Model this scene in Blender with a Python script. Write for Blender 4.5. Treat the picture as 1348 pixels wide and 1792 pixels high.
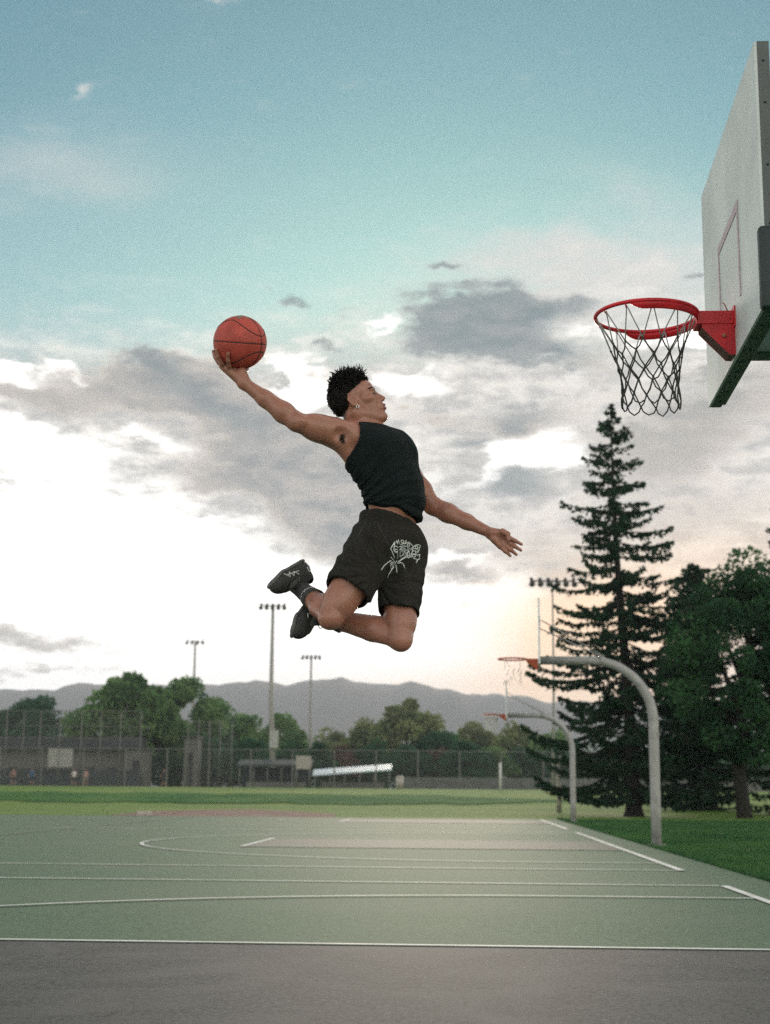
import bpy, bmesh, math, random
import numpy as np
from mathutils import Vector, Matrix
from mathutils.bvhtree import BVHTree

for _o in list(bpy.data.objects):
    bpy.data.objects.remove(_o)
SC = bpy.context.scene
COL = SC.collection

# ---------------------------------------------------------------- camera
F_PX, CAM_H, PITCH, ROLL = 2552.5, 0.8715, 0.1887, 0.0081     # focal length in pixels of a 1348 x 1792 frame
cam = bpy.data.cameras.new('camera')
cam.sensor_fit = 'HORIZONTAL'
cam.sensor_width = 24.0
cam.lens = 24.0 * F_PX / 1348.0
cam.clip_start = 0.05
cam.clip_end = 30000
cam.dof.use_dof = True
cam.dof.focus_distance = 6.5
cam.dof.aperture_fstop = 3.2
CAM = bpy.data.objects.new('camera', cam)
COL.objects.link(CAM)
CAM.matrix_world = (Matrix.Translation((0, 0, CAM_H)) @ Matrix.Rotation(math.pi / 2 + PITCH, 4, 'X')
                    @ Matrix.Rotation(ROLL, 4, 'Z'))
SC.camera = CAM


def ray(px, py):
    """direction (dx, 1, dz) of the line of sight through a point of the 1348 x 1792 photograph"""
    x, y = px - 674.0, py - 896.0
    c, s = math.cos(ROLL), math.sin(ROLL)
    x, y = c * x + s * y, -s * x + c * y
    dx, du = x / F_PX, -y / F_PX
    dy = math.cos(PITCH) - du * math.sin(PITCH)
    dz = math.sin(PITCH) + du * math.cos(PITCH)
    return dx / dy, dz / dy


def at(px, py, Y):
    """the point of the world plane y = Y seen at that pixel"""
    a, b = ray(px, py)
    return Vector((a * Y, Y, CAM_H + b * Y))


# ---------------------------------------------------------------- render and exposure
SC.render.engine = 'CYCLES'
SC.cycles.use_denoising = False          # a little sampling grain, like the grain of the photograph
SC.cycles.use_adaptive_sampling = True
SC.cycles.adaptive_threshold = 0.025
SC.cycles.adaptive_min_samples = 16
SC.cycles.max_bounces = 4
SC.cycles.diffuse_bounces = 3
SC.cycles.glossy_bounces = 2
SC.cycles.transparent_max_bounces = 8
SC.view_settings.view_transform = 'Standard'
SC.view_settings.look = 'None'
SC.view_settings.gamma = 1.0
SC.view_settings.use_curve_mapping = False
SC.view_settings.exposure = 0.0
# ---------------------------------------------------------------- sky and sun
SUN_EL, SUN_AZ = math.radians(9.0), math.radians(3.0)      # behind the player, azimuth from +Y towards +X
WORLD = bpy.data.worlds.new('World')
SC.world = WORLD
WORLD.use_nodes = True
WORLD.cycles.sampling_method = 'MANUAL'
WORLD.cycles.sample_map_resolution = 512
_nt = WORLD.node_tree
_nt.nodes.clear()
_L = _nt.links


def wn(kind, **kw):
    n = _nt.nodes.new('ShaderNode' + kind)
    for k, v in kw.items():
        setattr(n, k, v)
    return n


def wset(sock, v):
    if hasattr(v, 'is_output'):
        _L.new(v, sock)
    else:
        sock.default_value = v


def wm(op, a, b=0.0, c=0.0, clamp=False):
    n = wn('Math', operation=op, use_clamp=clamp)
    wset(n.inputs[0], a)
    if len(n.inputs) > 1:
        wset(n.inputs[1], b)
        wset(n.inputs[2], c)
    return n.outputs[0]


def wmix(f, a, b):
    n = wn('MixRGB')
    wset(n.inputs[0], f)
    for s, v in ((n.inputs[1], a), (n.inputs[2], b)):
        if isinstance(v, tuple):
            s.default_value = (*v, 1)
        else:
            _L.new(v, s)
    return n.outputs[0]


def wstep(x, a, b):
    n = wn('MapRange', interpolation_type='SMOOTHSTEP')
    wset(n.inputs['Value'], x)
    n.inputs['From Min'].default_value = a
    n.inputs['From Max'].default_value = b
    return n.outputs['Result']


def wnoise(vec, scale, detail, rough=0.55):
    n = wn('TexNoise')
    _L.new(vec, n.inputs['Vector'])
    n.inputs['Scale'].default_value = scale
    n.inputs['Detail'].default_value = detail
    n.inputs['Roughness'].default_value = rough
    return n


_tc = wn('TexCoord')
_sep = wn('SeparateXYZ')
_L.new(_tc.outputs['Generated'], _sep.inputs[0])
_dx, _dy, _dz = _sep.outputs
_az = wm('MULTIPLY', wm('ARCTAN2', _dx, _dy), 180 / math.pi)
_el = wm('MULTIPLY', wm('ARCSINE', _dz), 180 / math.pi)
_cmb = wn('CombineXYZ')
_L.new(_az, _cmb.inputs[0])
_L.new(_el, _cmb.inputs[1])
_ae = _cmb.outputs[0]                                   # degrees of azimuth and elevation
# ragged cloud outlines: the angles are displaced by noise before the cloud shapes are read
_st = wn('VectorMath', operation='MULTIPLY')
_L.new(_ae, _st.inputs[0])
_st.inputs[1].default_value = (0.55, 1.45, 1)
_w1 = wnoise(_st.outputs[0], 0.22, 3, 0.6)
_w2 = wnoise(_st.outputs[0], 0.8, 6.0, 0.70)
_sb = wn('VectorMath', operation='SUBTRACT')
_L.new(_w1.outputs['Color'], _sb.inputs[0])
_sb.inputs[1].default_value = (0.5, 0.5, 0.5)
_sc2 = wn('VectorMath', operation='MULTIPLY')
_L.new(_sb.outputs[0], _sc2.inputs[0])
_sc2.inputs[1].default_value = (5.0, 2.6, 0)
_ad = wn('VectorMath', operation='ADD')
_L.new(_ae, _ad.inputs[0])
_L.new(_sc2.outputs[0], _ad.inputs[1])
_sb2 = wn('VectorMath', operation='SUBTRACT')
_L.new(_w2.outputs['Color'], _sb2.inputs[0])
_sb2.inputs[1].default_value = (0.5, 0.5, 0.5)
_sc3 = wn('VectorMath', operation='MULTIPLY')
_L.new(_sb2.outputs[0], _sc3.inputs[0])
_sc3.inputs[1].default_value = (2.8, 2.1, 0)
_ad2 = wn('VectorMath', operation='ADD')
_L.new(_ad.outputs[0], _ad2.inputs[0])
_L.new(_sc3.outputs[0], _ad2.inputs[1])
_wp = _ad2.outputs[0]
_fine = _w2.outputs['Fac']
_big = _w1.outputs['Fac']


def sky_angle(px, py):
    a, b = ray(px, py)
    return math.degrees(math.atan(a)), math.degrees(math.atan(b / math.sqrt(1 + a * a)))


def quadratic(vec):
    """(x*x, x*y, y*y) and (x, y, 1) of a vector of angles"""
    sp = wn('SeparateXYZ')
    _L.new(vec, sp.inputs[0])
    c1, c2 = wn('CombineXYZ'), wn('CombineXYZ')
    _L.new(wm('MULTIPLY', sp.outputs[0], sp.outputs[0]), c1.inputs[0])
    _L.new(wm('MULTIPLY', sp.outputs[0], sp.outputs[1]), c1.inputs[1])
    _L.new(wm('MULTIPLY', sp.outputs[1], sp.outputs[1]), c1.inputs[2])
    _L.new(sp.outputs[0], c2.inputs[0])
    _L.new(sp.outputs[1], c2.inputs[1])
    c2.inputs[2].default_value = 1.0
    return c1.outputs[0], c2.outputs[0]


def wdot(v, k):
    n = wn('VectorMath', operation='DOT_PRODUCT')
    _L.new(v, n.inputs[0])
    n.inputs[1].default_value = k
    return n.outputs['Value']


def blobs(items, vec):
    """sum of soft elliptical cloud masses; each (x, y, half width, half height, tilt, weight)"""
    tot = None
    q2, q1 = vec
    for (px, py, sx, sy, rot, w) in items:
        A, E = sky_angle(px, py)
        t = math.radians(rot)
        c, s_ = math.cos(t), math.sin(t)
        ax, ay = 1 / math.degrees(sx / F_PX) ** 2, 1 / math.degrees(sy / F_PX) ** 2
        a, b, d = c * c * ax + s_ * s_ * ay, 2 * c * s_ * (ax - ay), s_ * s_ * ax + c * c * ay
        k2 = (-a, -b, -d)
        k1 = (2 * a * A + b * E, b * A + 2 * d * E, -(a * A * A + b * A * E + d * E * E))
        e = wm('EXPONENT', wm('ADD', wdot(q2, k2), wdot(q1, k1)))
        tot = wm('MULTIPLY', e, w) if tot is None else wm('MULTIPLY_ADD', e, w, tot)
    return tot


_wq = quadratic(_wp)
_aq = quadratic(_ae)
_sky = wn('TexSky')
_sky.sky_type = 'NISHITA'
_sky.sun_disc = False
_sky.sun_elevation = SUN_EL
_sky.sun_rotation = SUN_AZ
_sky.air_density = 1.0
_sky.dust_density = 0.6
_sky.ozone_density = 1.6
_tint = wn('MixRGB', blend_type='MULTIPLY')
_tint.inputs[0].default_value = 1.0
_L.new(_sky.outputs[0], _tint.inputs[1])
_tint.inputs[2].default_value = (0.64, 1.12, 1.06, 1)
col = _tint.outputs[0]
K = 10.0                                                # the Background runs at 0.1, so cloud radiances are given times ten


def C(r, g, b):
    return (r * K, g * K, b * K)


# thin high veils
veil = blobs([(90, 300, 190, 60, 4, 0.50), (1120, 340, 150, 40, -18, 0.30), (930, 440, 170, 42, 4, 0.75), (1130, 470, 200, 60, 8, 0.70), (175, 180, 13, 13, 0, 0.9),
              (405, 3, 14, 9, 0, 0.8), (1000, 540, 260, 90, 0, 0.9), (620, 600, 200, 70, 0, 0.55), (330, 640, 300, 55, 0, 0.3), (1180, 640, 240, 120, 0, 0.8)], _wq)
veil = wm('MULTIPLY', veil, wm('ADD', wm('MULTIPLY', _fine, 1.3), 0.25))
lowhaze = wm('SUBTRACT', 1.0, wstep(_el, 9.0, 27.0))
col = wmix(wm('MULTIPLY', lowhaze, 0.55), col, C(0.62, 0.72, 0.72))
col = wmix(wm('MULTIPLY', veil, 0.85, clamp=True), col, C(0.74, 0.74, 0.71))
# the broad luminous cloud deck low over the horizon, in front of the hidden sun
deck = blobs([(230, 1000, 620, 230, 0, 1.3), (760, 1090, 520, 190, 0, 1.2), (40, 760, 260, 90, 0, 0.9), (620, 800, 520, 190, 0, 1.0), (1180, 840, 420, 270, 0, 1.0), (-350, 900, 460, 280, 0, 0.9), (1750, 900, 460, 280, 0, 0.8)], _aq)
deck = wm('ADD', deck, wm('MULTIPLY', wm('SUBTRACT', _fine, 0.5), 0.9))
col = wmix(wstep(deck, 0.05, 0.85), col, wmix(wstep(_fine, 0.36, 0.64), C(0.56, 0.55, 0.53), C(1.05, 1.00, 0.92)))
hot = blobs([(130, 960, 330, 120, -8, 1.3), (330, 1060, 330, 130, -10, 1.3), (760, 1110, 260, 95, 0, 1.3), (300, 1160, 700, 60, 0, 0.8), (500, 1290, 1300, 90, 0, 1.2), (60, 770, 150, 40, -8, 1.0), (270, 760, 120, 24, -20, 0.6), (10, 650, 42, 24, 0, 1.25), (90, 632, 34, 14, 0, 1.0), (130, 656, 40, 12, -5, 0.9),
             (930, 793, 92, 40, -4, 1.5), (520, 668, 40, 48, 20, 1.25), (560, 700, 30, 30, 0, 0.7), (715, 672, 80, 34, 0, 1.1), (660, 565, 50, 18, 35, 0.75), (605, 620, 30, 9, 0, 0.6), (1010, 660, 50, 20, 0, 0.55), (930, 690, 40, 14, 0, 0.5), (1210, 598, 60, 22, 0, 1.0), (700, 800, 70, 30, 0, 0.35), (1090, 590, 90, 30, 0, 0.5), (1000, 760, 70, 40, 0, 0.4), (760, 860, 60, 26, 20, 0.4), (960, 560, 60, 40, -40, 0.5),
             (830, 850, 60, 18, 32, 0.7), (800, 970, 60, 14, 0, 0.7), (890, 1010, 50, 60, 0, 0.5)], _wq)
hot = wm('ADD', hot, wm('MULTIPLY', wm('SUBTRACT', _fine, 0.5), 1.5))
col = wmix(wstep(hot, 0.32, 0.95), col, C(1.75, 1.71, 1.64))
# warm light at the horizon on the right
warm = blobs([(1090, 1130, 220, 120, 0, 1.25), (1330, 1010, 260, 110, 0, 0.42), (980, 1120, 120, 110, 0, 0.5), (900, 1210, 400, 40, 0, 0.6)], _aq)
col = wmix(wm('MULTIPLY', warm, 0.78, clamp=True), col, C(1.55, 1.04, 0.62))
# grey-beige cloud bank
grey = blobs([(60, 690, 120, 24, -10, 1.0), (190, 672, 150, 36, -6, 1.0), (300, 660, 130, 42, -6, 0.9), (400, 740, 150, 60, -30, 1.1), (500, 820, 170, 75, -38, 1.15), (590, 920, 120, 70, -45, 0.95), (380, 830, 130, 26, -20, 0.8), (640, 830, 130, 60, -30, 0.6), (760, 930, 140, 40, -8, 0.5), (770, 735, 70, 30, 0, 0.6),
              (1250, 700, 240, 60, 16, 0.95), (1180, 800, 240, 60, 14, 0.8), (1230, 900, 240, 50, 6, 0.6), (910, 725, 110, 46, 0, 0.8), (1050, 650, 80, 40, 0, 0.6), (20, 1120, 80, 30, -3, 0.9), (170, 1140, 100, 16, -4, 0.6), (70, 1185, 150, 14, 3, 0.8),
              (810, 998, 55, 11, 0, 1.0), (40, 850, 90, 20, 5, 0.55), (70, 790, 60, 16, -20, 0.5), (970, 1000, 120, 50, 0, 0.7), (570, 640, 60, 18, 10, 0.55)], _wq)
grey = wm('ADD', grey, wm('MULTIPLY', wm('SUBTRACT', _fine, 0.5), 2.1))
shade = wmix(wstep(_fine, 0.34, 0.64), C(0.27, 0.29, 0.295), C(0.50, 0.47, 0.435))
shade = wmix(wstep(grey, 0.55, 1.45), C(0.70, 0.635, 0.555), shade)
col = wmix(wm('MULTIPLY', wstep(grey, 0.34, 1.0), 0.95), col, shade)
# blue-grey shadowed clouds
dark = blobs([(850, 575, 150, 52, -3, 1.2), (900, 545, 85, 32, -8, 0.9), (765, 580, 80, 32, 12, 0.8), (940, 622, 130, 26, -14, 0.95), (900, 712, 80, 30, 0, 0.75), (870, 858, 100, 34, 10, 0.85), (815, 775, 62, 20, 15, 0.85), (510, 518, 24, 15, -10, 0.8), (800, 474, 30, 10, -8, 0.85),
              (1200, 487, 34, 10, 22, 0.95), (548, 600, 24, 9, 25, 0.75), (280, 628, 70, 20, 0, 0.8), (330, 680, 120, 30, -22, 0.6), (430, 760, 110, 30, -35, 0.45), (1230, 690, 180, 50, 18, 0.55), (1020, 545, 40, 14, 0, 0.5), (600, 540, 30, 10, 20, 0.4)], _wq)
dark = wm('ADD', dark, wm('MULTIPLY', wm('SUBTRACT', _fine, 0.5), 1.5))
col = wmix(wm('MULTIPLY', wstep(dark, 0.18, 1.0), 0.92), col, wmix(wstep(_fine, 0.3, 0.7), C(0.165, 0.225, 0.245), C(0.30, 0.335, 0.34)))

# brighter broken clouds over the unseen sky, added to fill player and ground
_pl = wn('VectorMath', operation='DIVIDE')
_L.new(_tc.outputs['Generated'], _pl.inputs[0])
_pz = wn('CombineXYZ')
for k in range(3):
    _L.new(wm('ADD', wm('ABSOLUTE', _dz), 0.18), _pz.inputs[k])
_L.new(_pz.outputs[0], _pl.inputs[1])
_gn = wnoise(_pl.outputs[0], 1.1, 4, 0.58)
_gm = wstep(wm('SUBTRACT', _gn.outputs['Fac'], wm('MULTIPLY', wm('ABSOLUTE', _dz), 0.16)), 0.30, 0.52)
_gcol = wmix(wstep(_gn.outputs['Fac'], 0.5, 0.75), C(2.15, 2.00, 1.80), C(1.40, 1.34, 1.27))
gen = wmix(wm('MULTIPLY', _gm, 0.9), _tint.outputs[0], _gcol)
inside = wm('MULTIPLY', wm('SUBTRACT', 1.0, wstep(wm('ABSOLUTE', _az), 19.0, 40.0)), wm('SUBTRACT', 1.0, wstep(_el, 33.0, 52.0)))
col = wmix(inside, gen, col)

_bg = wn('Background')
_bg.inputs['Strength'].default_value = 0.1
_L.new(col, _bg.inputs['Color'])
_out = wn('OutputWorld')
_L.new(_bg.outputs[0], _out.inputs['Surface'])

_sun = bpy.data.lights.new('sun', 'SUN')
_sun.energy = 3.2
_sun.angle = math.radians(12)
_sun.color = (1.0, 0.86, 0.7)
SUN = bpy.data.objects.new('sun', _sun)
COL.objects.link(SUN)
_sd = Vector((math.sin(SUN_AZ) * math.cos(SUN_EL), math.cos(SUN_AZ) * math.cos(SUN_EL), math.sin(SUN_EL)))
SUN.rotation_euler = _sd.to_track_quat('Z', 'Y').to_euler()
# ---------------------------------------------------------------- helpers
def mat(name, base, rough=0.6, var=0.15, scale=6.0, bump=0.0, bscale=40.0, metal=0.0, sss=0.0, spec=0.5,
        second=None, detail=5.0, dist=0.02, trans=0.0, sheen=0.0, coords='Object'):
    """a procedural principled material: base colour broken up by noise, optional fine relief"""
    m = bpy.data.materials.new(name)
    m.use_nodes = True
    nt = m.node_tree
    b = nt.nodes['Principled BSDF']
    b.inputs['Roughness'].default_value = rough
    b.inputs['Metallic'].default_value = metal
    b.inputs['Specular IOR Level'].default_value = spec
    if sss:
        b.inputs['Subsurface Weight'].default_value = sss
        b.inputs['Subsurface Radius'].default_value = (0.012, 0.005, 0.003)
        b.inputs['Subsurface Scale'].default_value = 1.0
    if sheen:
        b.inputs['Sheen Weight'].default_value = sheen
        b.inputs['Sheen Roughness'].default_value = 0.5
    tc = nt.nodes.new('ShaderNodeTexCoord')
    n = nt.nodes.new('ShaderNodeTexNoise')
    n.inputs['Scale'].default_value = scale
    n.inputs['Detail'].default_value = detail
    nt.links.new(tc.outputs[coords], n.inputs['Vector'])
    r = nt.nodes.new('ShaderNodeValToRGB')
    r.color_ramp.elements[0].position = 0.3
    r.color_ramp.elements[1].position = 0.7
    a = [c * (1 - var) for c in base]
    z = [min(1, c * (1 + var)) for c in base] if second is None else second
    r.color_ramp.elements[0].color = (*a, 1)
    r.color_ramp.elements[1].color = (*z, 1)
    nt.links.new(n.outputs['Fac'], r.inputs['Fac'])
    nt.links.new(r.outputs['Color'], b.inputs['Base Color'])
    if bump:
        n2 = nt.nodes.new('ShaderNodeTexNoise')
        n2.inputs['Scale'].default_value = bscale
        n2.inputs['Detail'].default_value = 3
        nt.links.new(tc.outputs[coords], n2.inputs['Vector'])
        bp = nt.nodes.new('ShaderNodeBump')
        bp.inputs['Strength'].default_value = bump
        bp.inputs['Distance'].default_value = dist
        nt.links.new(n2.outputs['Fac'], bp.inputs['Height'])
        nt.links.new(bp.outputs['Normal'], b.inputs['Normal'])
    if trans:
        t = nt.nodes.new('ShaderNodeBsdfTranslucent')
        nt.links.new(r.outputs['Color'], t.inputs['Color'])
        mx = nt.nodes.new('ShaderNodeMixShader')
        mx.inputs[0].default_value = trans
        nt.links.new(b.outputs[0], mx.inputs[1])
        nt.links.new(t.outputs[0], mx.inputs[2])
        nt.links.new(mx.outputs[0], nt.nodes['Material Output'].inputs['Surface'])
    return m


def tag(o, label=None, cat=None, group=None, kind=None):
    for k, v in (('label', label), ('category', cat), ('group', group), ('kind', kind)):
        if v:
            o[k] = v
    return o


def empty(name, loc):
    o = bpy.data.objects.new(name, None)
    o.empty_display_size = 0.2
    COL.objects.link(o)
    o.location = loc
    return o


def link(name, me, material, parent=None, smooth=False):
    """link a mesh whose vertices are in world space; under a parent it is moved into the parent's frame"""
    if material is not None:
        for m in (material if isinstance(material, (list, tuple)) else [material]):
            me.materials.append(m)
    if smooth:
        me.polygons.foreach_set('use_smooth', [True] * len(me.polygons))
    o = bpy.data.objects.new(name, me)
    COL.objects.link(o)
    if parent is not None:
        o.parent = parent
        p, off = parent, Vector((0, 0, 0))
        while p is not None:
            off += p.location
            p = p.parent
        o.location = -off
    return o


class MB:
    """collects shapes into one mesh"""
    def __init__(self):
        self.v, self.f = [], []

    def add(self, vs, fs):
        n = len(self.v)
        self.v += [tuple(p) for p in vs]
        self.f += [tuple(i + n for i in f) for f in fs]
        return self

    def box(self, c, size, rot=None, bev=0.0):
        hx, hy, hz = size[0] / 2, size[1] / 2, size[2] / 2
        R = rot if rot is not None else Matrix.Identity(3)
        c = Vector(c)
        if not bev:
            vs = [c + R @ Vector((sx * hx, sy * hy, sz * hz)) for sx in (-1, 1) for sy in (-1, 1) for sz in (-1, 1)]
            return self.add(vs, [(0, 1, 3, 2), (4, 6, 7, 5), (0, 4, 5, 1), (2, 3, 7, 6), (0, 2, 6, 4), (1, 5, 7, 3)])
        bm = bmesh.new()
        bmesh.ops.create_cube(bm, size=1.0, matrix=Matrix.Diagonal((size[0], size[1], size[2], 1)))
        bmesh.ops.bevel(bm, geom=list(bm.edges), offset=bev, segments=3, profile=0.5, affect='EDGES')
        bm.verts.index_update()
        vs = [c + R @ v.co for v in bm.verts]
        fs = [tuple(v.index for v in f.verts) for f in bm.faces]
        bm.free()
        return self.add(vs, fs)

    def tube(self, pts, r, n=8, cap=True, closed=False):
        pts = [Vector(p) for p in pts]
        m = len(pts)
        rr = r if isinstance(r, (list, tuple)) else [r] * m
        d0 = (pts[1] - pts[0]).normalized()
        ref = Vector((0, 0, 1)) if abs(d0.z) < 0.9 else Vector((1, 0, 0))
        nx = d0.cross(ref).normalized()
        vs, fs = [], []
        for i in range(m):
            if closed:
                d = pts[(i + 1) % m] - pts[i - 1]
            else:
                d = pts[min(i + 1, m - 1)] - pts[max(i - 1, 0)]
            d.normalize()
            nx = (nx - d * nx.dot(d))
            if nx.length < 1e-6:
                nx = d.orthogonal()
            nx.normalize()
            ny = d.cross(nx)
            for k in range(n):
                a = 2 * math.pi * k / n
                vs.append(pts[i] + (nx * math.cos(a) + ny * math.sin(a)) * rr[i])
        for i in range(m if closed else m - 1):
            j = (i + 1) % m
            for k in range(n):
                fs.append((i * n + k, i * n + (k + 1) % n, j * n + (k + 1) % n, j * n + k))
        if cap and not closed:
            fs.append(tuple(range(n))[::-1])
            fs.append(tuple((m - 1) * n + k for k in range(n)))
        return self.add(vs, fs)

    def sphere(self, c, r, seg=16, rings=10, M3=None):
        c = Vector(c)
        rx, ry, rz = (r, r, r) if not isinstance(r, (tuple, list)) else r
        vs, fs = [], []
        for i in range(1, rings):
            t = math.pi * i / rings
            for k in range(seg):
                a = 2 * math.pi * k / seg
                p = Vector((rx * math.sin(t) * math.cos(a), ry * math.sin(t) * math.sin(a), rz * math.cos(t)))
                vs.append(c + (M3 @ p if M3 else p))
        top, bot = len(vs), len(vs) + 1
        pz = Vector((0, 0, rz))
        vs += [c + (M3 @ pz if M3 else pz), c - (M3 @ pz if M3 else pz)]
        for k in range(seg):
            fs.append((top, k, (k + 1) % seg))
            fs.append((bot, (rings - 2) * seg + (k + 1) % seg, (rings - 2) * seg + k))
        for i in range(rings - 2):
            for k in range(seg):
                fs.append((i * seg + k, (i + 1) * seg + k, (i + 1) * seg + (k + 1) % seg, i * seg + (k + 1) % seg))
        return self.add(vs, fs)

    def quad(self, a, b, c, d):
        return self.add([a, b, c, d], [(0, 1, 2, 3)])

    def mesh(self, name='mesh'):
        me = bpy.data.meshes.new(name)
        me.from_pydata(self.v, [], self.f)
        me.update()
        return me

    def build(self, name, material, parent=None, smooth=False):
        return link(name, self.mesh(name), material, parent, smooth)


def np_mesh(name, verts, quads):
    """fast mesh from numpy arrays (all faces with the same number of corners)"""
    me = bpy.data.meshes.new(name)
    k = quads.shape[1]
    me.vertices.add(len(verts))
    me.vertices.foreach_set('co', np.ascontiguousarray(verts, dtype=np.float32).ravel())
    me.loops.add(quads.size)
    me.loops.foreach_set('vertex_index', np.ascontiguousarray(quads, dtype=np.int32).ravel())
    me.polygons.add(len(quads))
    me.polygons.foreach_set('loop_start', np.arange(0, quads.size, k, dtype=np.int32))
    me.update(calc_edges=True)
    return me
# ---------------------------------------------------------------- ground, courts, hills
TH, X0, V1, SP = 0.053, 2.4578, 6.4142, 18.0     # courts: angle to the camera axis, baseline, first hoop, spacing of the courts


def CW(u, v, z=0.0):
    """court coordinates: u into the court from the baseline, v along the baseline"""
    return Vector((-u * math.cos(TH) + v * math.sin(TH) + X0, u * math.sin(TH) + v * math.cos(TH), z))

EU = Vector((-math.cos(TH), math.sin(TH), 0))
EV = Vector((math.sin(TH), math.cos(TH), 0))


def ground_z(x, y):
    ks = [(-1e5, 0), (60, 0.0), (75, 0.15), (83, 0.62), (108, 1.0), (180, 1.05), (1e5, 1.05)]
    for (a, za), (b, zb) in zip(ks, ks[1:]):
        if y <= b:
            t = (y - a) / (b - a)
            z = za + (zb - za) * t
            break
    right = max(0.0, min(1.0, (x - 4) / 8))
    if 60 < y < 108:                     # the bank flattens out towards the trees
        z = z * (1 - right) + right * (y - 60) / 48 * 1.0
    return z


def ground_mat(name, c1, c2, s1, c3=None, s2=0.25, rough=0.9, bump=0.4, bscale=18, dist=0.05, streak=None, spec=0.03, swirl=0.0):
    m = bpy.data.materials.new(name)
    m.use_nodes = True
    nt = m.node_tree
    b = nt.nodes['Principled BSDF']
    b.inputs['Roughness'].default_value = rough
    b.inputs['Specular IOR Level'].default_value = spec
    tc = nt.nodes.new('ShaderNodeTexCoord')
    src = tc.outputs['Object']
    if streak:
        mp = nt.nodes.new('ShaderNodeMapping')
        mp.inputs['Scale'].default_value = streak
        nt.links.new(src, mp.inputs['Vector'])
        src2 = mp.outputs['Vector']
    else:
        src2 = src

    def noise(sc, det, v):
        n = nt.nodes.new('ShaderNodeTexNoise')
        n.inputs['Scale'].default_value = sc
        n.inputs['Detail'].default_value = det
        nt.links.new(v, n.inputs['Vector'])
        return n.outputs['Fac']

    def ramp(f, a, z, p0=0.35, p1=0.65):
        r = nt.nodes.new('ShaderNodeValToRGB')
        r.color_ramp.elements[0].position = p0
        r.color_ramp.elements[1].position = p1
        r.color_ramp.elements[0].color = (*a, 1)
        r.color_ramp.elements[1].color = (*z, 1)
        nt.links.new(f, r.inputs['Fac'])
        return r.outputs['Color']
    fine = ramp(noise(s1, 6, src), c1, c2)
    if c3 is not None:
        n2 = noise(s2, 4, src2)
        n2.node.inputs['Distortion'].default_value = swirl
        f2 = ramp(n2, (0, 0, 0), (1, 1, 1), 0.42, 0.68)
        mx = nt.nodes.new('ShaderNodeMixRGB')
        nt.links.new(f2, mx.inputs[0])
        nt.links.new(fine, mx.inputs[1])
        mx.inputs[2].default_value = (*c3, 1)
        fine = mx.outputs[0]
    nt.links.new(fine, b.inputs['Base Color'])
    if bump:
        bp = nt.nodes.new('ShaderNodeBump')
        bp.inputs['Strength'].default_value = bump
        bp.inputs['Distance'].default_value = dist
        nt.links.new(noise(bscale, 4, src), bp.inputs['Height'])
        nt.links.new(bp.outputs['Normal'], b.inputs['Normal'])
    return m

lawn_mat = ground_mat('mown grass', (0.055, 0.150, 0.026), (0.130, 0.240, 0.048), 5.0, (0.200, 0.260, 0.070), 0.16, bump=0.25, bscale=14, dist=0.08, streak=(0.5, 2.2, 1))
ys = [-40, -10, 0, 8, 12, 16, 20, 25, 30, 36, 42, 48, 54, 60, 63, 66, 69, 72, 75, 77, 79, 81, 83, 86, 90, 96, 102, 108, 120, 150, 200, 300, 600, 1200, 3000, 9000]
xs = [-9000, -3000, -1200, -600, -300, -150, -80, -50, -35, -25, -18, -12, -8, -4, -2, 0, 2, 4, 6, 8, 10, 12, 16, 20, 26, 34, 50, 80, 150, 300, 600, 1200, 3000, 9000]
vs = [(x, y, ground_z(x, y)) for y in ys for x in xs]
nx = len(xs)
fs = [(j * nx + i, j * nx + i + 1, (j + 1) * nx + i + 1, (j + 1) * nx + i) for j in range(len(ys) - 1) for i in range(nx - 1)]
lawn = tag(MB().add(vs, fs).build('ground', lawn_mat, None, True), kind='structure')

green_mat = ground_mat('green acrylic', (0.048, 0.104, 0.062), (0.116, 0.194, 0.126), 34, (0.100, 0.158, 0.106), 0.35, spec=0.05, rough=0.8, bump=0.0, bscale=220, dist=0.004, streak=(0.6, 1.6, 1))
lane_mat = ground_mat('grey acrylic', (0.034, 0.041, 0.043), (0.102, 0.111, 0.113), 42, (0.100, 0.105, 0.105), 0.8, swirl=3.0, spec=0.05, rough=0.78, bump=0.0, bscale=220, dist=0.004)
worn_lane_mat = ground_mat('worn grey acrylic', (0.070, 0.082, 0.072), (0.125, 0.138, 0.122), 34, (0.098, 0.120, 0.098), 0.8, rough=0.78, bump=0.0, spec=0.12)
line_mat = ground_mat('white line paint', (0.72, 0.73, 0.70), (0.82, 0.82, 0.80), 12, (0.56, 0.58, 0.54), 1.6, rough=0.7, bump=0.1, bscale=150, dist=0.003)
faint_mat = ground_mat('worn line paint', (0.30, 0.34, 0.28), (0.40, 0.43, 0.38), 12, (0.22, 0.26, 0.2), 1.6, rough=0.7, bump=0.1, bscale=150, dist=0.003)
court = MB()
rr = random.Random(3)
edge = []
U_OUT, U_IN, V_A, V_B = -0.62, 34.0, -14.0, 47.2
nv = 140
ring = [CW(U_OUT + 0.05 * math.sin(i * 0.9) + rr.uniform(-.03, .03), V_A + (V_B - V_A) * i / nv, 0.012) for i in range(nv + 1)]
ring += [CW(U_OUT + (U_IN - U_OUT) * i / 60, V_B + 0.10 * math.sin(i * 1.3) + rr.uniform(-.05, .05), 0.012) for i in range(1, 61)]
ring += [CW(U_IN, V_A, 0.012)]
n = len(ring)
court.add(ring + [p - Vector((0, 0, 0.10)) for p in ring], [tuple(range(n))[::-1]] + [(i, (i + 1) % n, n + (i + 1) % n, n + i) for i in range(n)])
court = tag(court.build('court', green_mat), kind='structure')
court.data.validate()


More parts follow.
